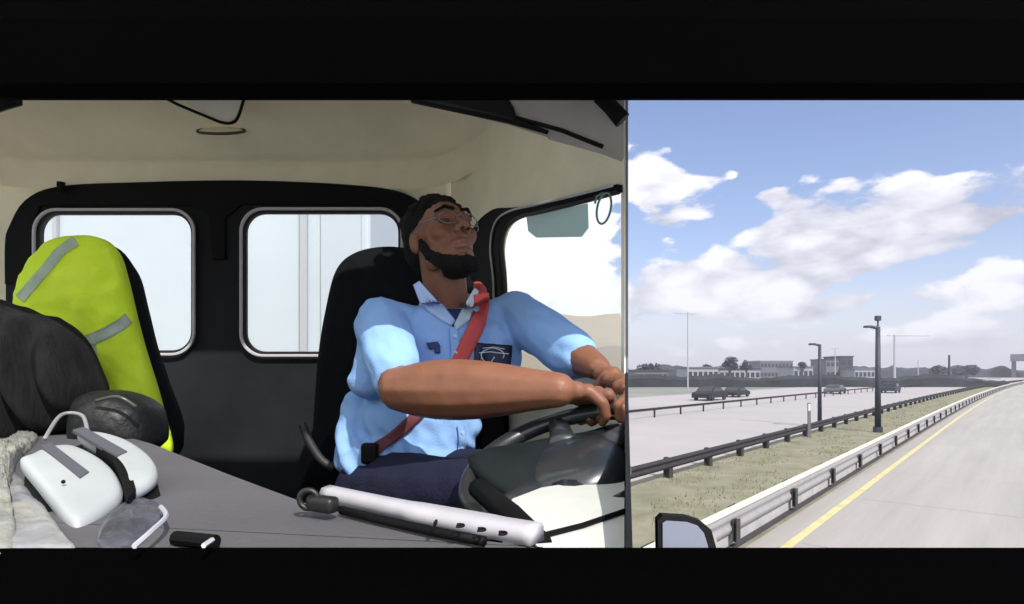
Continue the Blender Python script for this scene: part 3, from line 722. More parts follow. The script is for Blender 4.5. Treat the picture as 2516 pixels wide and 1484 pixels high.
# driver's seat
def seatfn(Yb): return lambda x, y, h: P(x, y, Yb) + Vector((0, -h, 0))
M_seat = mat('black_seat_cloth', (0.005, 0.006, 0.008), 0.9, var=.3, vscale=12, bump=.3, bscale=90, spec=.1)
seat = empty('driver_seat', (-.3 - cab.location.x, 1.9 - cab.location.y, CZ - 1.1)); seat.parent = cab; seat['label'] = 'black high-backed driver seat'
bm = puff([(1010, 612), (940, 606), (870, 622), (825, 665), (800, 760), (782, 870), (772, 1000), (765, 1120), (760, 1210), (1080, 1210), (1180, 1100), (1190, 900), (1180, 740), (1120, 640)], .07, .13, seatfn(1.98), power=.6)
obj('backrest', bm, M_seat, seat, True)
bm = bmesh.new(); box(bm, (-.30, 1.66, CZ - .47), (.52, .56, .16), None, .04); obj('seat_cushion', bm, M_seat, seat, True)
bm = bmesh.new(); box(bm, (-.30, 1.68, CZ - .86), (.40, .42, .62), None, .02); obj('seat_base', bm, M_black, seat)
bm = bmesh.new(); tube(bm, smooth_path([P(742, 1040, 1.7), P(760, 1085, 1.7), P(790, 1130, 1.7), P(822, 1150, 1.7)], 5), .012, 8); obj('armrest_trim', bm, mat('armrest_grey', (.02, .02, .022), .6), seat, True)
# passenger seat (under the vest)
ps = empty('passenger_seat', (-1.0 - cab.location.x, 1.5 - cab.location.y, CZ - 1.1)); ps.parent = cab; ps['label'] = 'dark passenger seat covered by a yellow vest'
bm = puff([(140, 590), (235, 590), (290, 640), (318, 740), (345, 850), (378, 950), (420, 1105), (300, 1180), (120, 1100), (60, 900), (45, 740), (80, 640)], .02, .11, seatfn(1.72), power=.6)
obj('backrest', bm, M_seat, ps, True)
bm = bmesh.new(); box(bm, (-1.05, 1.45, CZ - .47), (.52, .55, .16), None, .04); obj('seat_cushion', bm, M_seat, ps, True)
bm = bmesh.new(); box(bm, (-1.05, 1.5, CZ - .86), (.40, .42, .62), None, .02); obj('seat_base', bm, M_black, ps)

# dashboard ------------------------------------------------------
DZ = -.143
def DT(u, v, z=DZ):            # pixel on the level dash top
    Y = -z * F / (v - HV); return Vector(((u - HU) / F * Y, Y, CZ + z))
M_dash = mat('grey_dash_vinyl', (0.088, 0.085, 0.092), 0.65, var=.15, vscale=4, bump=.15, bscale=160)
edge = [DT(-60, 1000), DT(200, 1042), DT(372, 1090), DT(560, 1165), DT(750, 1236), DT(930, 1283), DT(1130, 1322), DT(1334, 1345)]
nearl = [Vector((x, .5, CZ + DZ)) for x in (edge[-1].x, -.1, -.3, -.6, -1.2)]
top = edge + nearl + [Vector((edge[0].x, .9, CZ + DZ))]
bm = bmesh.new(); A = [bm.verts.new(p) for p in top]; B = [bm.verts.new(p + Vector((0, 0, -.05))) for p in top]
bm.faces.new(A); bm.faces.new(B[::-1])
for i in range(len(A)): bm.faces.new((A[i], A[(i + 1) % len(A)], B[(i + 1) % len(A)], B[i]))
dash = obj('dashboard', bm, M_dash, cab); dash['label'] = 'grey dashboard top running diagonally'
# body of the dash under the top
bm = bmesh.new(); low = [Vector((p.x * .98, p.y * .97 + .012, CZ + DZ - .05)) for p in edge] + [Vector((edge[-1].x, .5, CZ + DZ - .05)), Vector((-1.2, .5, CZ + DZ - .05))]
A = [bm.verts.new(p) for p in low]; B = [bm.verts.new(Vector((p.x, p.y, CZ - 1.1))) for p in low]; bm.faces.new(A); bm.faces.new(B[::-1])
for i in range(len(A)): bm.faces.new((A[i], A[(i + 1) % len(A)], B[(i + 1) % len(A)], B[i]))
obj('dash_front', bm, M_black, dash)
# black bar along the bottom of view, rolled like a pad
bm = bmesh.new(); kk = (1345.5 - HV) / F; prof = [(.53, -.53 * kk - .004), (.50, -.50 * kk), (.485, -.487 * kk), (.462, -.150), (.44, -.163), (.40, -.20), (.36, -.25), (.40, -.30), (.53, -.30)]
rows = []
for i in range(41):
    x = -1.3 + 2.3 * i / 40
    rows.append([bm.verts.new((x, y, CZ + z)) for y, z in prof])
for a, b in zip(rows[:-1], rows[1:]):
    for k in range(len(prof)): bm.faces.new((a[k], b[k], b[(k + 1) % len(prof)], a[(k + 1) % len(prof)]))
bm.faces.new(rows[0]); bm.faces.new(rows[-1][::-1]); pad = obj('black_bottom_bar', bm, M_pitch, cab, False)
# pale shelf below the wheel, sun reflection on the dash put into its colour
M_shelf = mat('pale_glare', (.60, .62, .57), .5, var=.1, vscale=6)
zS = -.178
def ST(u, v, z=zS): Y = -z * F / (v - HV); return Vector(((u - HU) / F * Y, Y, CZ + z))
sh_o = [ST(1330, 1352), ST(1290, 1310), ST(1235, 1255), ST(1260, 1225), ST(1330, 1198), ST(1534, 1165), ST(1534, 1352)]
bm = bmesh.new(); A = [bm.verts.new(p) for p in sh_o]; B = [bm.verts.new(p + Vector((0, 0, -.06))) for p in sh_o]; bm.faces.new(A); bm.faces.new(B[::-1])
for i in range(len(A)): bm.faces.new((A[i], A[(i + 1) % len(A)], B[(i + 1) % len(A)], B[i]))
shf = obj('glare_shelf', bm, M_shelf, cab)
bm = bmesh.new(); tube(bm, [ST(1325, 1325) + Vector((0, 0, .003)), ST(1430, 1298) + Vector((0, 0, .003)), ST(1533, 1262) + Vector((0, 0, .003))], .0035, 8); obj('shelf_gasket', bm, M_black, shf)
bm = bmesh.new(); tube(bm, [ST(1175, 1200), ST(1250, 1262), ST(1330, 1335)], [.016, .016, .012], 10); obj('shelf_edge', bm, M_black, shf, True)
# control strip on the dash edge
cs = [(800, 1222), (900, 1246), (1000, 1268), (1100, 1288), (1200, 1308), (1320, 1330)]
cpts = smooth_path([DT(u, v + 8) for u, v in cs], 4)
bm = bmesh.new(); rows = []
for i, p in enumerate(cpts):
    tdir = (cpts[min(i + 1, len(cpts) - 1)] - cpts[max(0, i - 1)]).normalized(); nrm = Vector((-tdir.y, tdir.x, 0))
    if nrm.y < 0: nrm = -nrm
    wd = .0075 + .003 * (i / len(cpts)) + (.003 if 8 < i < 17 else 0)
    rows.append([bm.verts.new(p + nrm * a * wd + Vector((0, 0, h))) for a, h in ((-1.1, .001), (-1, .011), (-.7, .015), (.7, .017), (1, .013), (1.1, .001))])
for a, b in zip(rows[:-1], rows[1:]):
    for k in range(6): bm.faces.new((a[k], b[k], b[(k + 1) % 6], a[(k + 1) % 6]))
bm.faces.new(rows[0]); bm.faces.new(rows[-1][::-1])
strip_o = obj('control_strip', bm, mat('white_plastic', (.42, .41, .44), .5, var=.08, vscale=20), cab, True); strip_o['label'] = 'white control strip with small black symbols'
for u, v in ((1070, 1291), (1128, 1300), (1180, 1310), (1232, 1319)):
    p = DT(u, v - 6, DZ + .0175)
    bm = bmesh.new()
    if u == 1070: box(bm, p, (.0022, .012, .003))
    else: tube(bm, [p + Vector((math.cos(a) * .004, math.sin(a) * .004, .001)) for a in [math.radians(-120 + 24 * k) for k in range(11)]], .0011, 6)
    obj('symbol', bm, M_black, strip_o)
bm = bmesh.new(); tube(bm, [DT(u, v, DZ + .006) for u, v in ((840, 1254), (930, 1276), (1060, 1305), (1190, 1330))], .0045, 8); obj('strip_channel', bm, M_black, strip_o, True)
bm = bmesh.new(); cc = DT(792, 1238, DZ + .015); box(bm, cc, (.034, .016, .016), Matrix.Rotation(math.radians(-28), 3, 'Z'), .005); tube(bm, [cc + Vector((-.014 + math.cos(a) * .009, .002, .004 + math.sin(a) * .009)) for a in [k * math.pi / 8 for k in range(16)]], .003, 8, True)
obj('strip_clamp', bm, mat('clamp_dark', (.008, .008, .008), .45), strip_o, True)

# steering wheel -------------------------------------------------
wc = P(1400, 1132, 1.05); wa = Vector((.93, .12, .33)).normalized(); wb = (Vector((-.05, .96, .30)) - wa * wa.dot(Vector((-.05, .96, .30)))).normalized(); wn = wa.cross(wb); WRAD = .185
def WP(th, r=WRAD, h=0.0): return wc + (wa * math.cos(th) + wb * math.sin(th)) * r + wn * h
M_wheel = mat('dark_wheel_rubber', (0.02, 0.024, 0.027), 0.32, var=.2, vscale=20, coat=.3)
sw_e = empty('steering_wheel', wc - Vector(cab.location)); sw_e.parent = cab; sw_e['label'] = 'large dark steering wheel cut by the door'
bm = bmesh.new(); tube(bm, [WP(k * 2 * math.pi / 64) for k in range(64)], .0165, 12, True); clip_door(bm); obj('rim', bm, M_wheel, sw_e, True)
bm = bmesh.new(); n = 40
L0 = bm.verts.new(WP(0, 0, .012)); rr_ = []
for r_, h in ((.05, .012), (.085, .004), (.098, -.02), (.098, -.04)): rr_.append([bm.verts.new(WP(k * 2 * math.pi / n, r_, h)) for k in range(n)])
for k in range(n): bm.faces.new((L0, rr_[0][k], rr_[0][(k + 1) % n]))
for a, b in zip(rr_[:-1], rr_[1:]):
    for k in range(n): bm.faces.new((a[k], b[k], b[(k + 1) % n], a[(k + 1) % n]))
bm.faces.new(rr_[-1]); obj('hub', bm, M_wheel, sw_e, True)
for th in (math.radians(200), math.radians(250), math.radians(80), math.radians(20)):
    bm = bmesh.new(); tube(bm, [WP(th, .08, -.01), WP(th, .13, -.008), WP(th, .18, 0)], [.020, .014, .012], 10, scale2=1.7); clip_door(bm); obj('spoke', bm, M_wheel, sw_e, True)
bm = bmesh.new(); tube(bm, [wc - wn * .04, wc - wn * .05 + Vector((.0, -.02, -.3))], [.05, .06], 16); clip_door(bm); obj('steering_column', bm, M_black, sw_e, True)
# dark hood put in for the darkness and broken reflections under the wheel
bm = puff([(1150, 1120), (1300, 1085), (1440, 1060), (1530, 1048), (1530, 1190), (1440, 1225), (1330, 1238), (1230, 1210)], .03, .12, lambda x, y, h: P(x, y, 1.22 - (y - 1050) * .0013) + Vector((0, -h, h * .6)), power=.7)
clip_door(bm); obj('dark_filler_hood', bm, mat('filler_dark', (.007, .011, .013), .6, var=.4, vscale=9, spec=.25), sw_e, True)

# exterior mirror ------------------------------------------------
mr_e = empty('side_mirror', P(1690, 1320, .95) - Vector(cab.location)); mr_e.parent = cab; mr_e['label'] = 'black framed side mirror outside the cab'
mo = [(1616, 1278), (1628, 1266), (1690, 1270), (1722, 1280), (1748, 1302), (1764, 1360), (1766, 1440), (1620, 1440), (1617, 1350)]
Mm = lambda u, v, dY=0: P(u, v, .95 - (min(v, 1450) - 1260) * .00017) + Vector((0, dY, 0))
def slab(name, pts, dy0, dy1, m, par, bev=0):
    bm = bmesh.new(); A = [bm.verts.new(Mm(u, v, dy0)) for u, v in pts]; B = [bm.verts.new(Mm(u, v, dy1)) for u, v in pts]
    bm.faces.new(A); bm.faces.new(B[::-1]); n = len(A)
    for i in range(n): bm.faces.new((A[i], A[(i + 1) % n], B[(i + 1) % n], B[i]))
    return obj(name, bm, m, par)
hs = [(1720, 1262), (1752, 1272), (1782, 1310), (1800, 1440), (1762, 1440), (1755, 1330), (1740, 1296)]
slab('housing', [(1636, 1300), (1644, 1290), (1722, 1290), (1752, 1304), (1772, 1336), (1782, 1460), (1636, 1460)], .02, .06, mat('mirror_housing', (.30, .30, .29), .5), mr_e)
slab('frame', mo, .0, .019, M_black, mr_e)
mi = [(1627, 1284), (1636, 1278), (1686, 1281), (1712, 1290), (1728, 1308), (1738, 1340), (1742, 1440), (1628, 1440)]
gl_ = slab('mirror_glass', mi, -.003, -.0005, mat('mirror_silver', (.30, .31, .30), .08, 1.0), mr_e)
bm = bmesh.new(); tube(bm, [Mm(1700, 1430, .05), Mm(1700, 1700, .05), Mm(1560, 1760, .05)], .012, 8); obj('mirror_arm', bm, M_black, mr_e)

# ================================================================ PERSON
NB = P(1105, 778, 1.68)                     # neck base
S1 = P(935, 792, 1.56); S2 = P(1268, 772, 1.74)
EL1 = P(985, 957, 1.33); WR1 = P(1372, 958, 1.15)
EL2 = P(1405, 868, 1.50); WR2 = P(1468, 903, 1.38)
A_ = (S2 - S1); A_.z = 0; A_.normalize(); B_ = Vector((A_.y, -A_.x, 0)); TR = Matrix((A_, B_, Vector((0, 0, 1)))).transposed()
chest = P(1090, 885, 1.66); belly = P(1035, 1040, 1.62); hips = P(1000, 1130, 1.60)
FW = Vector((.50, -.74, .34)).normalized(); UPH = (Vector((-.10, .10, 1)) - FW * FW.dot(Vector((-.10, .10, 1)))).normalized(); RT = FW.cross(UPH) * -1
if RT.x < 0: RT = -RT
HC = P(1088, 596, 1.62)
HM = Matrix((RT, FW, UPH)).transposed()
HM = HM * 1.03
H = lambda x, f, z: HC + HM @ Vector((x, f, z))
pr = empty('person', (hips.x, hips.y, CZ - 1.15)); tag(pr, 'driver in a light blue work shirt and red belt, chin raised, holding the wheel', 'person')
M_skin = mat('brown_skin', (0.195, 0.082, 0.046), 0.5, var=.16, vscale=14, bump=.06, bscale=180, spec=.4)
M_hair = mat('black_hair', (0.006, 0.005, 0.005), 0.85, bump=.9, bscale=160, spec=.2)
M_shirt = mat('blue_shirt_cloth', (0.24, 0.42, 0.74), 0.85, var=.10, vscale=5, bump=.2, bscale=260, spec=.2)
M_navy = mat('navy_trouser_cloth', (0.012, 0.014, 0.035), 0.9, bump=.3, bscale=140, spec=.2)
bm = bmesh.new()
ball(bm, H(0, -.015, .035), (.075, .095, .083), HM, 3); ball(bm, H(0, .03, -.005), (.062, .060, .088), HM, 3)
ball(bm, H(0, .040, -.062), (.050, .046, .042), HM, 3); ball(bm, H(0, .076, -.094), .021)
for s_ in (-1, 1):
    ball(bm, H(.038 * s_, .060, -.012), .026); ball(bm, H(.077 * s_, -.008, -.005), (.012, .020, .032), HM)
    ball(bm, H(.047 * s_, .015, -.06), (.02, .035, .03), HM)
    ball(bm, H(.0135 * s_, .100, -.022), .0105)
    chain(bm, [H(.012 * s_, .086, .031), H(.045 * s_, .072, .030)], [.0125, .010])
chain(bm, [H(0, .083, .025), H(0, .100, 0), H(0, .114, -.018)], [.009, .0095, .0125])
chain(bm, [H(-.022, .085, -.052), H(0, .094, -.049), H(.022, .085, -.052)], [.006, .009, .006])
chain(bm, [H(-.019, .084, -.063), H(0, .092, -.066), H(.019, .084, -.063)], [.006, .009, .006])
chain(bm, [H(0, -.02, -.03), NB + Vector((0, 0, -.02))], [.062, .060])
chain(bm, [NB, NB + Vector((-.03, .01, -.06))], [.06, .09])
# torso core hidden by the shirt keeps the body one surface
chain(bm, [NB + Vector((0, 0, -.05)), chest, belly, hips], [.07, .09, .09, .10])
chain(bm, [NB + Vector((0, 0, -.06)), S1, EL1], [.05, .048, .047]); chain(bm, [NB + Vector((0, 0, -.06)), S2, EL2], [.05, .048, .045])
chain(bm, [EL1.lerp(WR1, k_) for k_ in (0, .12, .25, .4, .55, .7, .85, 1)], [.050, .059, .064, .0645, .060, .052, .042, .034])
chain(bm, [EL2, EL2.lerp(WR2, .35), WR2], [.042, .044, .030])
def hand(bm, w, tgt, tan, side):
    """hand closing on the rim point tgt; tan = rim tangent; fingers go over the rim away from the wrist"""
    q = tan.normalized(); p = tgt - w; p -= q * q.dot(p); p.normalize(); n = p.cross(q).normalized()
    if n.z > 0: n = -n                      # palm side, downwards
    top_ = tgt - n * .026                   # knuckle line rides on top of the rim
    kn = top_ - p * .018
    for k in range(5):
        t = k / 4; c = w.lerp(kn, t)
        for j in (-1.5, -.5, .5, 1.5): ball(bm, c + q * j * (.010 + .011 * t), .021 - .006 * t)
    for j, (off, L) in enumerate(((-1.5, .85), (-.5, 1.0), (.5, 1.05), (1.5, .95))):
        a = kn + q * off * .0215; b = a + p * .036 * L - n * .002; c = b + p * .010 + n * .028 * L; d = c - p * .018 + n * .014; e_ = d - p * .014 - n * .002
        chain(bm, [a, b, c, d, e_], [.0105, .0098, .0092, .0086, .008], 2)
    tb = w.lerp(kn, .45) + q * side * .030
    chain(bm, [tb, tb + q * side * .022 + p * .018 + n * .018, tb + q * side * .022 + p * .040 + n * .034, tb + q * side * .010 + p * .055 + n * .040], [.015, .012, .011, .0095])
TH1 = math.radians(56); TH2 = math.radians(72)
tg = lambda th: -wa * math.sin(th) + wb * math.cos(th)
hand(bm, WR1, WP(TH1), tg(TH1), -1)
hand(bm, WR2, WP(TH2 - math.radians(48)), tg(TH2 - math.radians(48)), 1)
body = fuse(bm, .0042, 3); clip_door(body); body_o = obj('body', body, M_skin, pr, True)
# hair, beard, eyes, lips, glasses
bm = bmesh.new()
ball(bm, H(0, -.030, .058), (.084, .098, .080), HM, 3); ball(bm, H(0, -.065, .01), (.076, .058, .075), HM, 3)
for k in range(90):
    a = random.uniform(0, 6.28); e_ = random.uniform(.1, 1.4); d = Vector((math.cos(a) * math.cos(e_) * .082, math.sin(a) * math.cos(e_) * .094 - .03, math.sin(e_) * .080 + .056))
    if d.y > .045: continue
    ball(bm, H(*d), .012, sub=1)
hair = fuse(bm, .004, 1, lambda c: .002 * noise.noise(c * 120)); obj('hair', hair, M_hair, pr, True)
bm = bmesh.new()
for s_ in (-1, 1): chain(bm, [H(.068 * s_, .004, -.010), H(.060 * s_, .022, -.055), H(.042 * s_, .050, -.088), H(.018 * s_, .078, -.106), H(0, .083, -.104)], [.010, .015, .020, .021, .021])
ball(bm, H(0, .045, -.095), (.045, .042, .028), HM)
ball(bm, H(0, .034, -.100), (.036, .036, .018), HM)
beard = fuse(bm, .0035, 1, lambda c: .003 * noise.noise(c * 170)); obj('beard', beard, M_hair, pr, True)
for s_ in (-1, 1):
    bm = bmesh.new(); ball(bm, H(.030 * s_, .076, .010), (.015, .011, .0075), HM); obj('eye', bm, mat('eye_dark', (.05, .03, .025), .25), pr, True)
    bm = bmesh.new(); chain(bm, [H(.012 * s_, .098, .037), H(.032 * s_, .094, .043), H(.052 * s_, .078, .036)], [.0045, .005, .003]); obj('eyebrow', bm, M_hair, pr, True)
    bm = bmesh.new(); ball(bm, H(.0085 * s_, .113, -.028), (.0045, .006, .0035), HM); obj('nostril', bm, mat('nostril_dark', (.035, .008, .006), .8), pr, True)
bm = bmesh.new()
for z_, r_ in ((-.0515, .0065), (-.0645, .0075)): chain(bm, [H(-.020, .089, z_ - .002), H(0, .0985, z_), H(.020, .089, z_ - .002)], [.004, r_, .004])
obj('lips', fuse(bm, .003, 2), mat('lip_skin', (.21, .085, .065), .4), pr, True)
bm = bmesh.new()
for s_ in (-1, 1):
    tube(bm, [H(.031 * s_ + .024 * math.cos(a), .101 - .010 * abs(math.cos(a)) * (1 if math.cos(a) * s_ > 0 else 0), .008 + .017 * math.sin(a)) for a in [k * math.pi / 12 for k in range(24)]], .0014, 6, True)
    tube(bm, [H(.055 * s_, .090, .012), H(.082 * s_, .05, .016), H(.084 * s_, -.01, .018)], .0018, 6)
tube(bm, [H(-.008, .103, .014), H(0, .108, .016), H(.008, .103, .014)], .0018, 6)
obj('glasses', bm, mat('glasses_frame', (.20, .18, .19), .35, .5), pr, True)
# shirt
def folds(c):
    v = .0035 * noise.noise(Vector((c.x * 9, c.y * 9, c.z * 22))) + .0025 * noise.noise(Vector((c.x * 30 + c.z * 30, c.y * 14, c.z * 12)))
    low = max(0, min(1, (CZ - .10 - c.z) / .15))
    return v * 1.7 + low * .010 * math.sin((c.x * 1.0 + c.z * .55) * 120 + 3 * noise.noise(c * 9)) * .8
bm = bmesh.new()
ball(bm, chest + Vector((0, 0, .01)), (.175, .115, .15), TR, 3); ball(bm, belly, (.165, .118, .15), TR, 3); ball(bm, hips + Vector((.0, 0, .0)), (.175, .125, .095), TR, 3)
ball(bm, P(1210, 890, 1.69), (.085, .08, .13)); ball(bm, P(868, 1105, 1.58), (.05, .06, .075)); chain(bm, [P(885, 1000, 1.60), P(862, 1100, 1.58)], [.05, .045])
chain(bm, [NB + Vector((-.045, -.0, -.035)), S1], [.052, .064]); chain(bm, [NB + Vector((.045, .02, -.035)), S2], [.052, .066])
ball(bm, NB + Vector((0, .015, -.06)), (.09, .075, .06), TR)
chain(bm, [S1, S1.lerp(EL1, .45), S1.lerp(EL1, .78)], [.068, .066, .064])
chain(bm, [S1 + Vector((.02, 0, -.03)), P(915, 930, 1.52)], [.07, .06])
chain(bm, [S2, S2.lerp(EL2, .5), S2.lerp(EL2, 1.0), EL2.lerp(WR2, .25)], [.070, .070, .064, .056])
shirt = fuse(bm, .006, 5, folds)
SB = BVHTree.FromBMesh(shirt)
shirt_o = obj('shirt', shirt, M_shirt, pr, True)
O = Vector((0, 0, CZ))
def on(u, v, lift=.004, tree=None):
    d = (P(u, v, 1.0) - O).normalized(); loc, nrm, i, dist = SB.ray_cast(O, d, 4.0)
    if loc is None: return P(u, v, 1.55), Vector((0, -1, 0))
    if nrm.dot(d) > 0: nrm = -nrm
    return loc + nrm * lift, nrm
def ribbon(name, path, wpx, lift, m, par, thick=.003, k=8, wfn=None):
    """strap laid on the shirt surface"""
    pts = smooth_path([(u, v, 0) for u, v in path], k); bm = bmesh.new(); rows = []
    for i, p in enumerate(pts):
        t = (pts[min(i + 1, len(pts) - 1)] - pts[max(0, i - 1)]).normalized(); nx, ny = -t.y, t.x; w = (wfn(i / (len(pts) - 1)) if wfn else wpx) / 2
        row = []
        for s_ in (-1, -.5, 0, .5, 1): q, nr = on(p.x + nx * w * s_, p.y + ny * w * s_, lift); row.append((q, nr))
        rows.append(row)
    for it in range(3):                         # even out the lay
        rows = [rows[0]] + [[((rows[i - 1][j][0] + rows[i][j][0] * 2 + rows[i + 1][j][0]) / 4, rows[i][j][1]) for j in range(5)] for i in range(1, len(rows) - 1)] + [rows[-1]]
    V = [[bm.verts.new(q + Vector((0, -.002, 0))) for q, nr in row] for row in rows]; V2 = [[bm.verts.new(q + Vector((0, thick, 0))) for q, nr in row] for row in rows]
    for a in range(len(V) - 1):
        for j in range(4):
            bm.faces.new((V[a][j], V[a][j + 1], V[a + 1][j + 1], V[a + 1][j])); bm.faces.new((V2[a][j], V2[a + 1][j], V2[a + 1][j + 1], V2[a][j + 1]))
        bm.faces.new((V[a][0], V[a + 1][0], V2[a + 1][0], V2[a][0])); bm.faces.new((V[a][4], V2[a][4], V2[a + 1][4], V[a + 1][4]))
    return obj(name, bm, m, par, True)
M_belt = mat('red_belt_webbing', (0.55, 0.085, 0.075), 0.7, bump=.3, bscale=220, spec=.3)
belt = empty('seat_belt', P(1180, 760, 1.6) - Vector(cab.location)); belt.parent = cab; belt['label'] = 'red seat belt across the driver'
ribbon('shoulder_strap', [(1182, 722), (1184, 738), (1182, 758), (1170, 800), (1140, 860), (1118, 905), (1090, 945)], 38, .006, M_belt, belt)
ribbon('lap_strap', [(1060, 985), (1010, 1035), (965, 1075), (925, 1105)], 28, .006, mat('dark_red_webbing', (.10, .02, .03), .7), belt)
bm = bmesh.new(); tube(bm, [P(1182, 724, 1.69), P(1180, 708, 1.80), P(1172, 698, 2.15)], .011, 8, scale2=1.6); obj('upper_strap', bm, M_belt, belt)
q, nr = on(912, 1118, .01); bm = bmesh.new(); box(bm, q, (.04, .03, .05), None, .008); obj('buckle', bm, M_black, belt)
# collar, undershirt, placket, badges
def patch(name, pts, lift, m, par, thick=.0025):
    pts = [(p[0], p[1]) for p in pts]; bm = bmesh.new()
    cu = sum((Vector((p[0], p[1], 0)) for p in pts), Vector()) / len(pts); rows = []
    for s_ in (1, .75, .5, .25):
        rows.append([on(cu.x + (p[0] - cu.x) * s_, cu.y + (p[1] - cu.y) * s_, lift) for p in pts])
    V = [[bm.verts.new(q) for q, n_ in r] for r in rows]; c = bm.verts.new(on(cu.x, cu.y, lift)[0])
    base_ = [bm.verts.new(q - n_ * thick * 2) for q, n_ in rows[0]]
    n = len(pts)
    for a, b in zip([base_] + V[:-1], V):
        for i in range(n): bm.faces.new((a[i], a[(i + 1) % n], b[(i + 1) % n], b[i]))
    for i in range(n): bm.faces.new((V[-1][i], V[-1][(i + 1) % n], c))
    return obj(name, bm, m, par, True)
def densify(pts, k=5): return [tuple(Vector(a).lerp(Vector(b), j / k)) for a, b in zip(pts, pts[1:] + pts[:1]) for j in range(k)]
M_collar = mat('collar_cloth', (0.40, 0.54, 0.82), .85, bump=.2, bscale=260, spec=.2)
M_under = mat('navy_undershirt', (0.012, 0.022, 0.09), .9)
M_grey_c = mat('grey_lapel', (0.42, 0.52, 0.60), .85)
patch('undershirt', densify([(1078, 762), (1148, 762), (1135, 778), (1114, 804), (1092, 782)]), .005, M_under, shirt_o)
bm = bmesh.new()
def collar(pts, yy, m):
    bm = bmesh.new(); A = []; 
    for (u, v, Y) in pts: A.append(P(u, v, Y))
    a = [bm.verts.new(p) for p in A]; b = [bm.verts.new(p + Vector((0, .008, -.002))) for p in A]
    bm.faces.new(a); bm.faces.new(b[::-1]); n = len(a)
    for i in range(n): bm.faces.new((a[i], a[(i + 1) % n], b[(i + 1) % n], b[i]))
    return obj('collar', bm, m, shirt_o)
def lay(u, v, e=.010): q, n_ = on(u, v, e); return q
def neckring(ang, r, z): return NB + Vector((math.cos(ang) * r, math.sin(ang) * r, z))
# standing collar band round the neck, open at the front
bm = bmesh.new(); rows = []
cN = NB + Vector((0, .0, 0)); nfront = math.atan2(-.75, .15)
for k in range(33):
    a = nfront + math.radians(38) + (2 * math.pi - math.radians(76)) * k / 32; tilt = .012 * math.cos(a - nfront)
    rows.append([bm.verts.new(neckring(a, .066, .045 - tilt * 3)), bm.verts.new(neckring(a, .078, .048 - tilt * 3)), bm.verts.new(neckring(a, .098, -.015 - tilt * 2)), bm.verts.new(neckring(a, .088, -.02 - tilt * 2))])
for a, b in zip(rows[:-1], rows[1:]):
    for k in range(4): bm.faces.new((a[k], b[k], b[(k + 1) % 4], a[(k + 1) % 4]))
bm.faces.new(rows[0]); bm.faces.new(rows[-1][::-1]); obj('collar_band', bm, M_collar, shirt_o, True)
patch('collar_flap', densify([(1015, 700), (1030, 690), (1075, 740), (1116, 792), (1108, 802), (1085, 790), (1050, 765), (1030, 740)]), .010, M_collar, shirt_o, .004)
patch('collar_flap', densify([(1166, 706), (1176, 715), (1160, 760), (1150, 790), (1120, 812), (1114, 800), (1140, 750)]), .009, M_grey_c, shirt_o, .004)
ribbon('placket', [(1114, 805), (1118, 860), (1115, 905)], 22, .004, M_shirt, shirt_o)
ribbon('placket', [(1130, 1045), (1134, 1085), (1128, 1120)], 18, .004, M_shirt, shirt_o)
badge = patch('name_badge', densify([(1166, 843), (1254, 850), (1252, 906), (1163, 900)], 8), .008, mat('badge_navy', (.006, .012, .045), .6), shirt_o)
M_wm = mat('white_stitch', (.62, .70, .74), .7)
bm = bmesh.new()
for th0, th1, ru, rv, cu_, cv_ in ((150, 390, 30, 16, 1206, 873),):
    tube(bm, [on(cu_ + ru * math.cos(math.radians(th0 + (th1 - th0) * k / 16)), cv_ + rv * math.sin(math.radians(th0 + (th1 - th0) * k / 16)), .0105)[0] for k in range(17)], .0012, 6)
tube(bm, [on(u, v, .0105)[0] for u, v in ((1172, 868), (1200, 866), (1230, 869), (1246, 871))], .0014, 6)
tube(bm, [on(u, v, .0105)[0] for u, v in ((1176, 880), (1186, 888), (1192, 895), (1206, 890), (1214, 878))], .0014, 6)
tube(bm, [on(u, v, .0105)[0] for u, v in ((1180, 857), (1212, 855), (1236, 859))], .001, 6)
obj('badge_stitching', bm, M_wm, badge)
patch('emblem', densify([(1048, 843), (1074, 840), (1081, 850), (1081, 868), (1068, 868), (1066, 856), (1056, 860)], 4), .006, mat('emblem_navy', (.02, .04, .12), .7), shirt_o)
for (u, v) in ((1116, 828), (1117, 868), (1133, 1062), (1132, 1098)):
    q, n_ = on(u, v, .006); bm = bmesh.new(); tube(bm, [q - n_ * .001, q + n_ * .0018], .0055, 10); obj('button', bm, M_collar, shirt_o)
# trousers and shoes
bm = bmesh.new(); PE = hips + Vector((0, 0, -.07)); K1 = P(1200, 1215, 1.22); K2 = P(1290, 1190, 1.38); fl = CZ - 1.17
ball(bm, PE, (.18, .14, .11), TR, 3)
H1 = PE - A_ * .09; H2 = PE + A_ * .09
F1 = Vector((K1.x + .02, K1.y - .08, fl + .10)); F2 = Vector((K2.x + .0, K2.y - .08, fl + .10))
chain(bm, [H1, H1.lerp(K1, .5), K1], [.10, .088, .068]); chain(bm, [H2, H2.lerp(K2, .5), K2], [.10, .088, .068])
K1b = K1 + Vector((0, 0, -.02)); chain(bm, [K1b, K1b.lerp(F1, .4), F1], [.066, .06, .048]); chain(bm, [K2, K2.lerp(F2, .4), F2], [.066, .06, .048])
tr_ = fuse(bm, .010, 3, lambda c: .003 * noise.noise(c * 22)); clip_door(tr_); obj('trousers', tr_, M_navy, pr, True)
for Fp in (F1, F2):
    bm = bmesh.new(); chain(bm, [Fp + Vector((0, 0, -.05)), Fp + Vector((.05, -.11, -.062)), Fp + Vector((.075, -.17, -.068))], [.046, .042, .034]); sh2 = fuse(bm, .008, 3); clip_door(sh2); obj('shoe', sh2, M_black, pr, True)

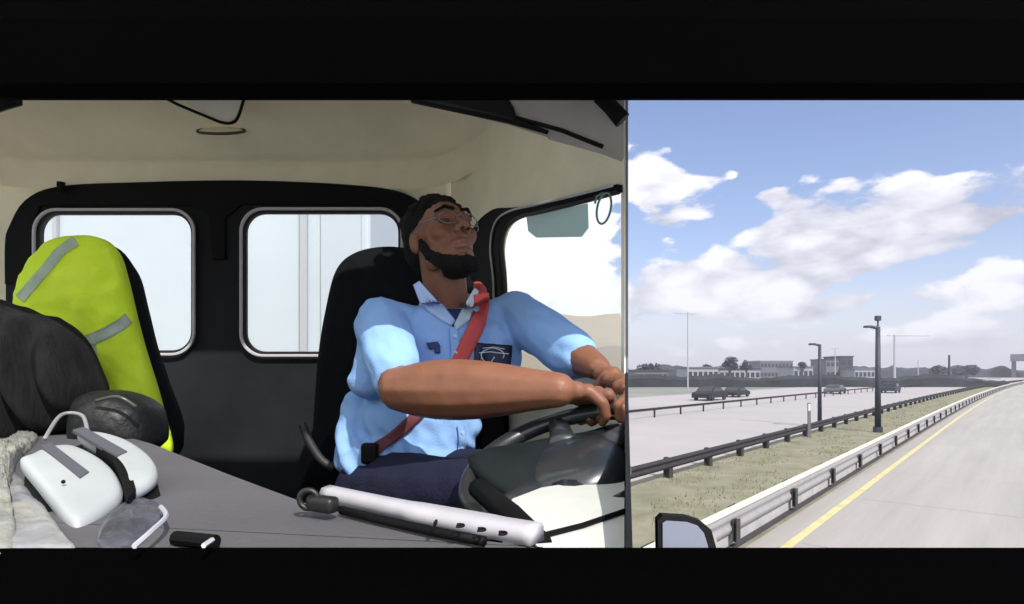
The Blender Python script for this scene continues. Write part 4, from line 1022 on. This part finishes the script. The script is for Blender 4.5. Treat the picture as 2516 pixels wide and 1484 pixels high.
# ================================================================ LOOSE THINGS
# hi-vis vest over the passenger seat
M_hv = mat('hi_vis_fabric', (0.74, 0.93, 0.06), 0.75, var=.5, vscale=4.0, bump=.4, bscale=60, col2=(0.58, .86, .02), spec=.2)
M_ref = mat('silver_reflective_tape', (0.66, 0.74, 0.66), .5, var=.15, vscale=30)
vo = [(32, 742), (40, 690), (100, 605), (150, 580), (238, 582), (284, 618), (306, 680), (330, 780), (352, 862), (385, 970), (418, 1108), (372, 1090), (330, 1060), (215, 1000), (150, 900), (60, 800)]
def vfn(x, y, h): return P(x, y, 1.66) + Vector((0, -h, 0))
bm = puff(vo, .05, .03, vfn, rings=26, power=.5, wob=.022, wscale=10, sm=6)
VB = BVHTree.FromBMesh(bm)
vest = obj('safety_vest', bm, M_hv, None, True, origin=P(220, 1000, 1.66)); tag(vest, 'bright yellow high visibility vest with silver tape draped over the passenger seat', 'safety vest')
def vray(u, v, lift):
    d = (P(u, v, 1) - O).normalized(); loc, n_, i, ds = VB.ray_cast(O, d, 4)
    return (loc + Vector((0, -lift, 0))) if loc else P(u, v, 1.64)
def tape(pts, w, par):
    pts = smooth_path([(u, v, 0) for u, v in pts], 6); bm = bmesh.new(); rows = []
    for i, p in enumerate(pts):
        t = (pts[min(i + 1, len(pts) - 1)] - pts[max(0, i - 1)]).normalized(); nx, ny = -t.y, t.x
        rows.append([bm.verts.new(vray(p.x + nx * w * s_, p.y + ny * w * s_, .003)) for s_ in (-.5, -.25, 0, .25, .5)])
    for a, b in zip(rows[:-1], rows[1:]):
        for j in range(4): bm.faces.new((a[j], a[j + 1], b[j + 1], b[j]))
    r_ = bmesh.ops.solidify(bm, geom=bm.faces[:], thickness=.002)
    return obj('reflective_tape', bm, M_ref, par, True)
tape([(188, 592), (150, 618), (115, 660), (80, 700), (50, 735)], 26, vest)
tape([(216, 838), (255, 822), (295, 800), (318, 782)], 30, vest)
tape([(228, 850), (234, 890)], 20, vest)
tape([(345, 985), (372, 1030), (385, 1085)], 16, vest)
# dark jacket hanging at the left
M_jk = mat('charcoal_jacket_cloth', (0.010, 0.010, 0.0105), 0.9, var=.6, vscale=7, bump=.4, bscale=50, spec=.15, stretch=(3, 3, .6))
jo = [(-90, 760), (0, 745), (60, 768), (105, 778), (155, 830), (195, 915), (212, 965), (205, 1010), (170, 1050), (90, 1080), (40, 1100), (-100, 1120)]
bm = puff(jo, .09, .10, lambda x, y, h: P(x, y, 1.40) + Vector((0, -h, 0)) , rings=26, power=.55, wob=.0, sm=6)
bm.normal_update()
for v in bm.verts:
    if v.co.y < 1.39: v.co.y += .022 * math.sin(v.co.x * 95 + 3.5 * math.sin(v.co.z * 9) + 2 * noise.noise(v.co * 6)) * min(1, (1.39 - v.co.y) / .04)
jk = obj('jacket', bm, M_jk, None, True, origin=P(60, 1080, 1.40)); tag(jk, 'crumpled charcoal jacket slumped at the left beside the yellow vest', 'jacket')
# black rounded bag
bo = [(190, 990), (225, 962), (290, 963), (340, 985), (366, 1015), (374, 1092), (330, 1110), (230, 1110), (180, 1080)]
bm = puff(bo, .07, .08, lambda x, y, h: P(x, y, 1.36) + Vector((0, -h, 0)), rings=12, power=.5, wob=.006, wscale=14)
bag = obj('bag', bm, mat('black_bag_nylon', (.003, .004, .0035), .5, var=.3, vscale=8, bump=.3, bscale=60), None, True, origin=P(280, 1110, 1.36)); tag(bag, 'small shiny black bag in front of the yellow vest', 'bag')
bm = bmesh.new(); tube(bm, smooth_path([P(235, 985, 1.285), P(290, 975, 1.275), P(335, 1000, 1.285)], 6), .004, 8); obj('piping', bm, mat('bag_piping', (.05, .055, .05), .3), bag, True)
# white device with twin covers
p0, p1, p2 = P(182, 1300, .56), P(50, 1135, .74), P(385, 1165, .74)
nd = (p1 - p0).cross(p2 - p0).normalized()
if nd.z < 0: nd = -nd
def DV_(u, v, lift=0.0):
    d = (P(u, v, 1) - O); s_ = (p0 - O).dot(nd) / d.dot(nd); return O + d * s_ + nd * lift
M_wp = mat('white_device_plastic', (.40, .43, .435), .45, var=.08, vscale=10)
M_gs = mat('grey_grip_strip', (.075, .08, .095), .7)
dev = empty('electronic_device', DV_(200, 1200, -.03)); tag(dev, 'white device with two rounded covers and grey strips on the dashboard', 'device')
def lobe(name, pts, m, h, bk):
    bm = puff(pts, h, bk, lambda x, y, hh: DV_(x, y, hh), rings=10, power=.22, sm=6); return obj(name, bm, m, dev, True)
lobe('cover', [(50, 1132), (80, 1115), (120, 1098), (175, 1095), (240, 1125), (280, 1160), (300, 1200), (298, 1225), (270, 1250), (225, 1282), (190, 1300), (165, 1282), (130, 1235), (90, 1185)], M_wp, .008, .014)
lobe('cover', [(190, 1066), (235, 1062), (300, 1080), (350, 1110), (380, 1140), (388, 1168), (372, 1190), (340, 1208), (322, 1212), (312, 1180), (290, 1145), (240, 1100)], M_wp, .007, .012)
def flat_on(name, pts, l0, l1, m):
    bm = bmesh.new(); A = [bm.verts.new(DV_(u, v, l1)) for u, v in pts]; B = [bm.verts.new(DV_(u, v, l0)) for u, v in pts]; n = len(A)
    bm.faces.new(A); bm.faces.new(B[::-1])
    for i in range(n): bm.faces.new((A[i], A[(i + 1) % n], B[(i + 1) % n], B[i]))
    return obj(name, bm, m, dev)
flat_on('grip_strip', [(100, 1112), (124, 1104), (218, 1178), (196, 1194)], .004, .0095, M_gs)
flat_on('grip_strip', [(178, 1070), (206, 1062), (312, 1124), (286, 1136)], .004, .0085, M_gs)
flat_on('base', [(60, 1150), (175, 1325), (205, 1312), (322, 1240), (395, 1190), (380, 1140), (200, 1072), (80, 1110)], -.035, -.012, M_black)
flat_on('divider', [(236, 1098), (262, 1104), (318, 1160), (334, 1215), (312, 1240), (300, 1190), (282, 1150)], -.012, .006, M_black)
bm = bmesh.new(); tube(bm, smooth_path([DV_(110, 1085, .004), DV_(150, 1052, .02), DV_(200, 1052, .02), DV_(215, 1066, .005)], 6), .0028, 8); obj('cable', bm, mat('grey_cable', (.22, .22, .22), .4), dev, True)
bm = bmesh.new(); ball(bm, DV_(155, 1212, .0125), .0022); obj('indicator', bm, M_black, dev)
# crumpled clear plastic wrap at the left end of the dash
M_film = mat('cloudy_plastic_film', (.17, .18, .24), .35, var=.3, vscale=7, bump=.5, bscale=24, col2=(.38, .38, .33), coat=.2)
def filmfn(x, y, h): 
    q = DT(x, y); return q + Vector((0, 0, h))
fo_ = [(-60, 1150), (0, 1140), (40, 1165), (80, 1215), (120, 1265), (160, 1330), (175, 1352), (0, 1352), (-60, 1352)]
bm = puff(fo_, .010, .0005, filmfn, rings=26, power=.5, wob=.005, wscale=26, sm=7)
film = obj('plastic_wrap', bm, M_film, None, True, origin=DT(60, 1250)); tag(film, 'grey lavender plastic wrap below the white device at lower left', 'plastic wrap')
fo_ = [(-150, 1060), (-20, 1085), (20, 1080), (60, 1055), (95, 1075), (70, 1110), (40, 1140), (30, 1200), (18, 1260), (30, 1352), (-160, 1352)]
bm = puff(fo_, .022, .0005, filmfn, rings=26, power=.5, wob=.012, wscale=34, sm=7)
f2 = obj('plastic_bag', bm, mat('cream_film', (.38, .38, .30), .3, var=.25, vscale=12, bump=.8, bscale=26, col2=(.22, .23, .24)), None, True, origin=DT(-10, 1200)); tag(f2, 'crumpled cream plastic bag at the extreme left edge of the dashboard', 'plastic bag')
bo2 = [(240, 1345), (250, 1290), (300, 1240), (345, 1225), (390, 1240), (412, 1262), (380, 1300), (330, 1345)]
bm = puff(bo2, .007, .0005, filmfn, rings=14, power=.4, wob=.006, wscale=50, sm=5)
tray = obj('clear_pouch', bm, mat('smoky_pouch', (.07, .072, .09), .35, var=.4, vscale=16, bump=.4, bscale=30), None, True, origin=DT(320, 1290)); tag(tray, 'smoky translucent pouch lying just right of the white device', 'pouch')
bm = bmesh.new(); tube(bm, smooth_path([DT(330, 1342, DZ + .012), DT(372, 1305, DZ + .016), DT(408, 1268, DZ + .016), DT(395, 1245, DZ + .014)], 5), .0022, 6); obj('seam', bm, mat('pouch_seam', (.45, .46, .50), .3), tray)
# pen
pn = empty('pen', DT(500, 1336)); tag(pn, 'short pen with a silver clip lying near the front of the dashboard', 'pen')
bm = bmesh.new(); tube(bm, [DT(430, 1322, DZ + .006), DT(530, 1332, DZ + .006)], .006, 10); obj('barrel', bm, M_black, pn)
bm = bmesh.new(); tube(bm, [DT(500, 1341, DZ + .012), DT(522, 1326, DZ + .013)], .002, 6); obj('clip', bm, mat('silver_clip', (.7, .7, .72), .3, .5), pn)
# coiled cord hanging in the driver's window
bm = bmesh.new(); pts = []
for k in range(28):
    a = k / 28 * 2 * math.pi; u = 1484 + 17 * math.cos(a) + 6 * math.sin(a); v = 512 - 38 * math.sin(a) ; pts.append(P(u, v, 1.48))
tube(bm, pts, .0028, 8, True); tube(bm, [P(1462, 500, 1.48), P(1466, 482, 1.48), P(1482, 474, 1.49)], .0028, 8)
lp = obj('hanging_cord', bm, mat('teal_grey_cord', (.10, .16, .17), .5), None, True, origin=P(1484, 475, 1.48)); tag(lp, 'thin looped cord hanging at the top of the driver side window', 'cord')

# air over the plain
bm = bmesh.new(); box(bm, (150, 700, 29), (2400, 1700, 60))
hm = bpy.data.materials.new('pale_air'); hm.use_nodes = True; t = hm.node_tree; t.nodes.clear()
pv = t.nodes.new('ShaderNodeVolumePrincipled'); pv.inputs['Density'].default_value = 0.0006; pv.inputs['Color'].default_value = (.88, .90, .97, 1); pv.inputs['Anisotropy'].default_value = .2
ou = t.nodes.new('ShaderNodeOutputMaterial'); t.links.new(pv.outputs[0], ou.inputs['Volume'])
tag(obj('haze', bm, hm), kind='stuff')
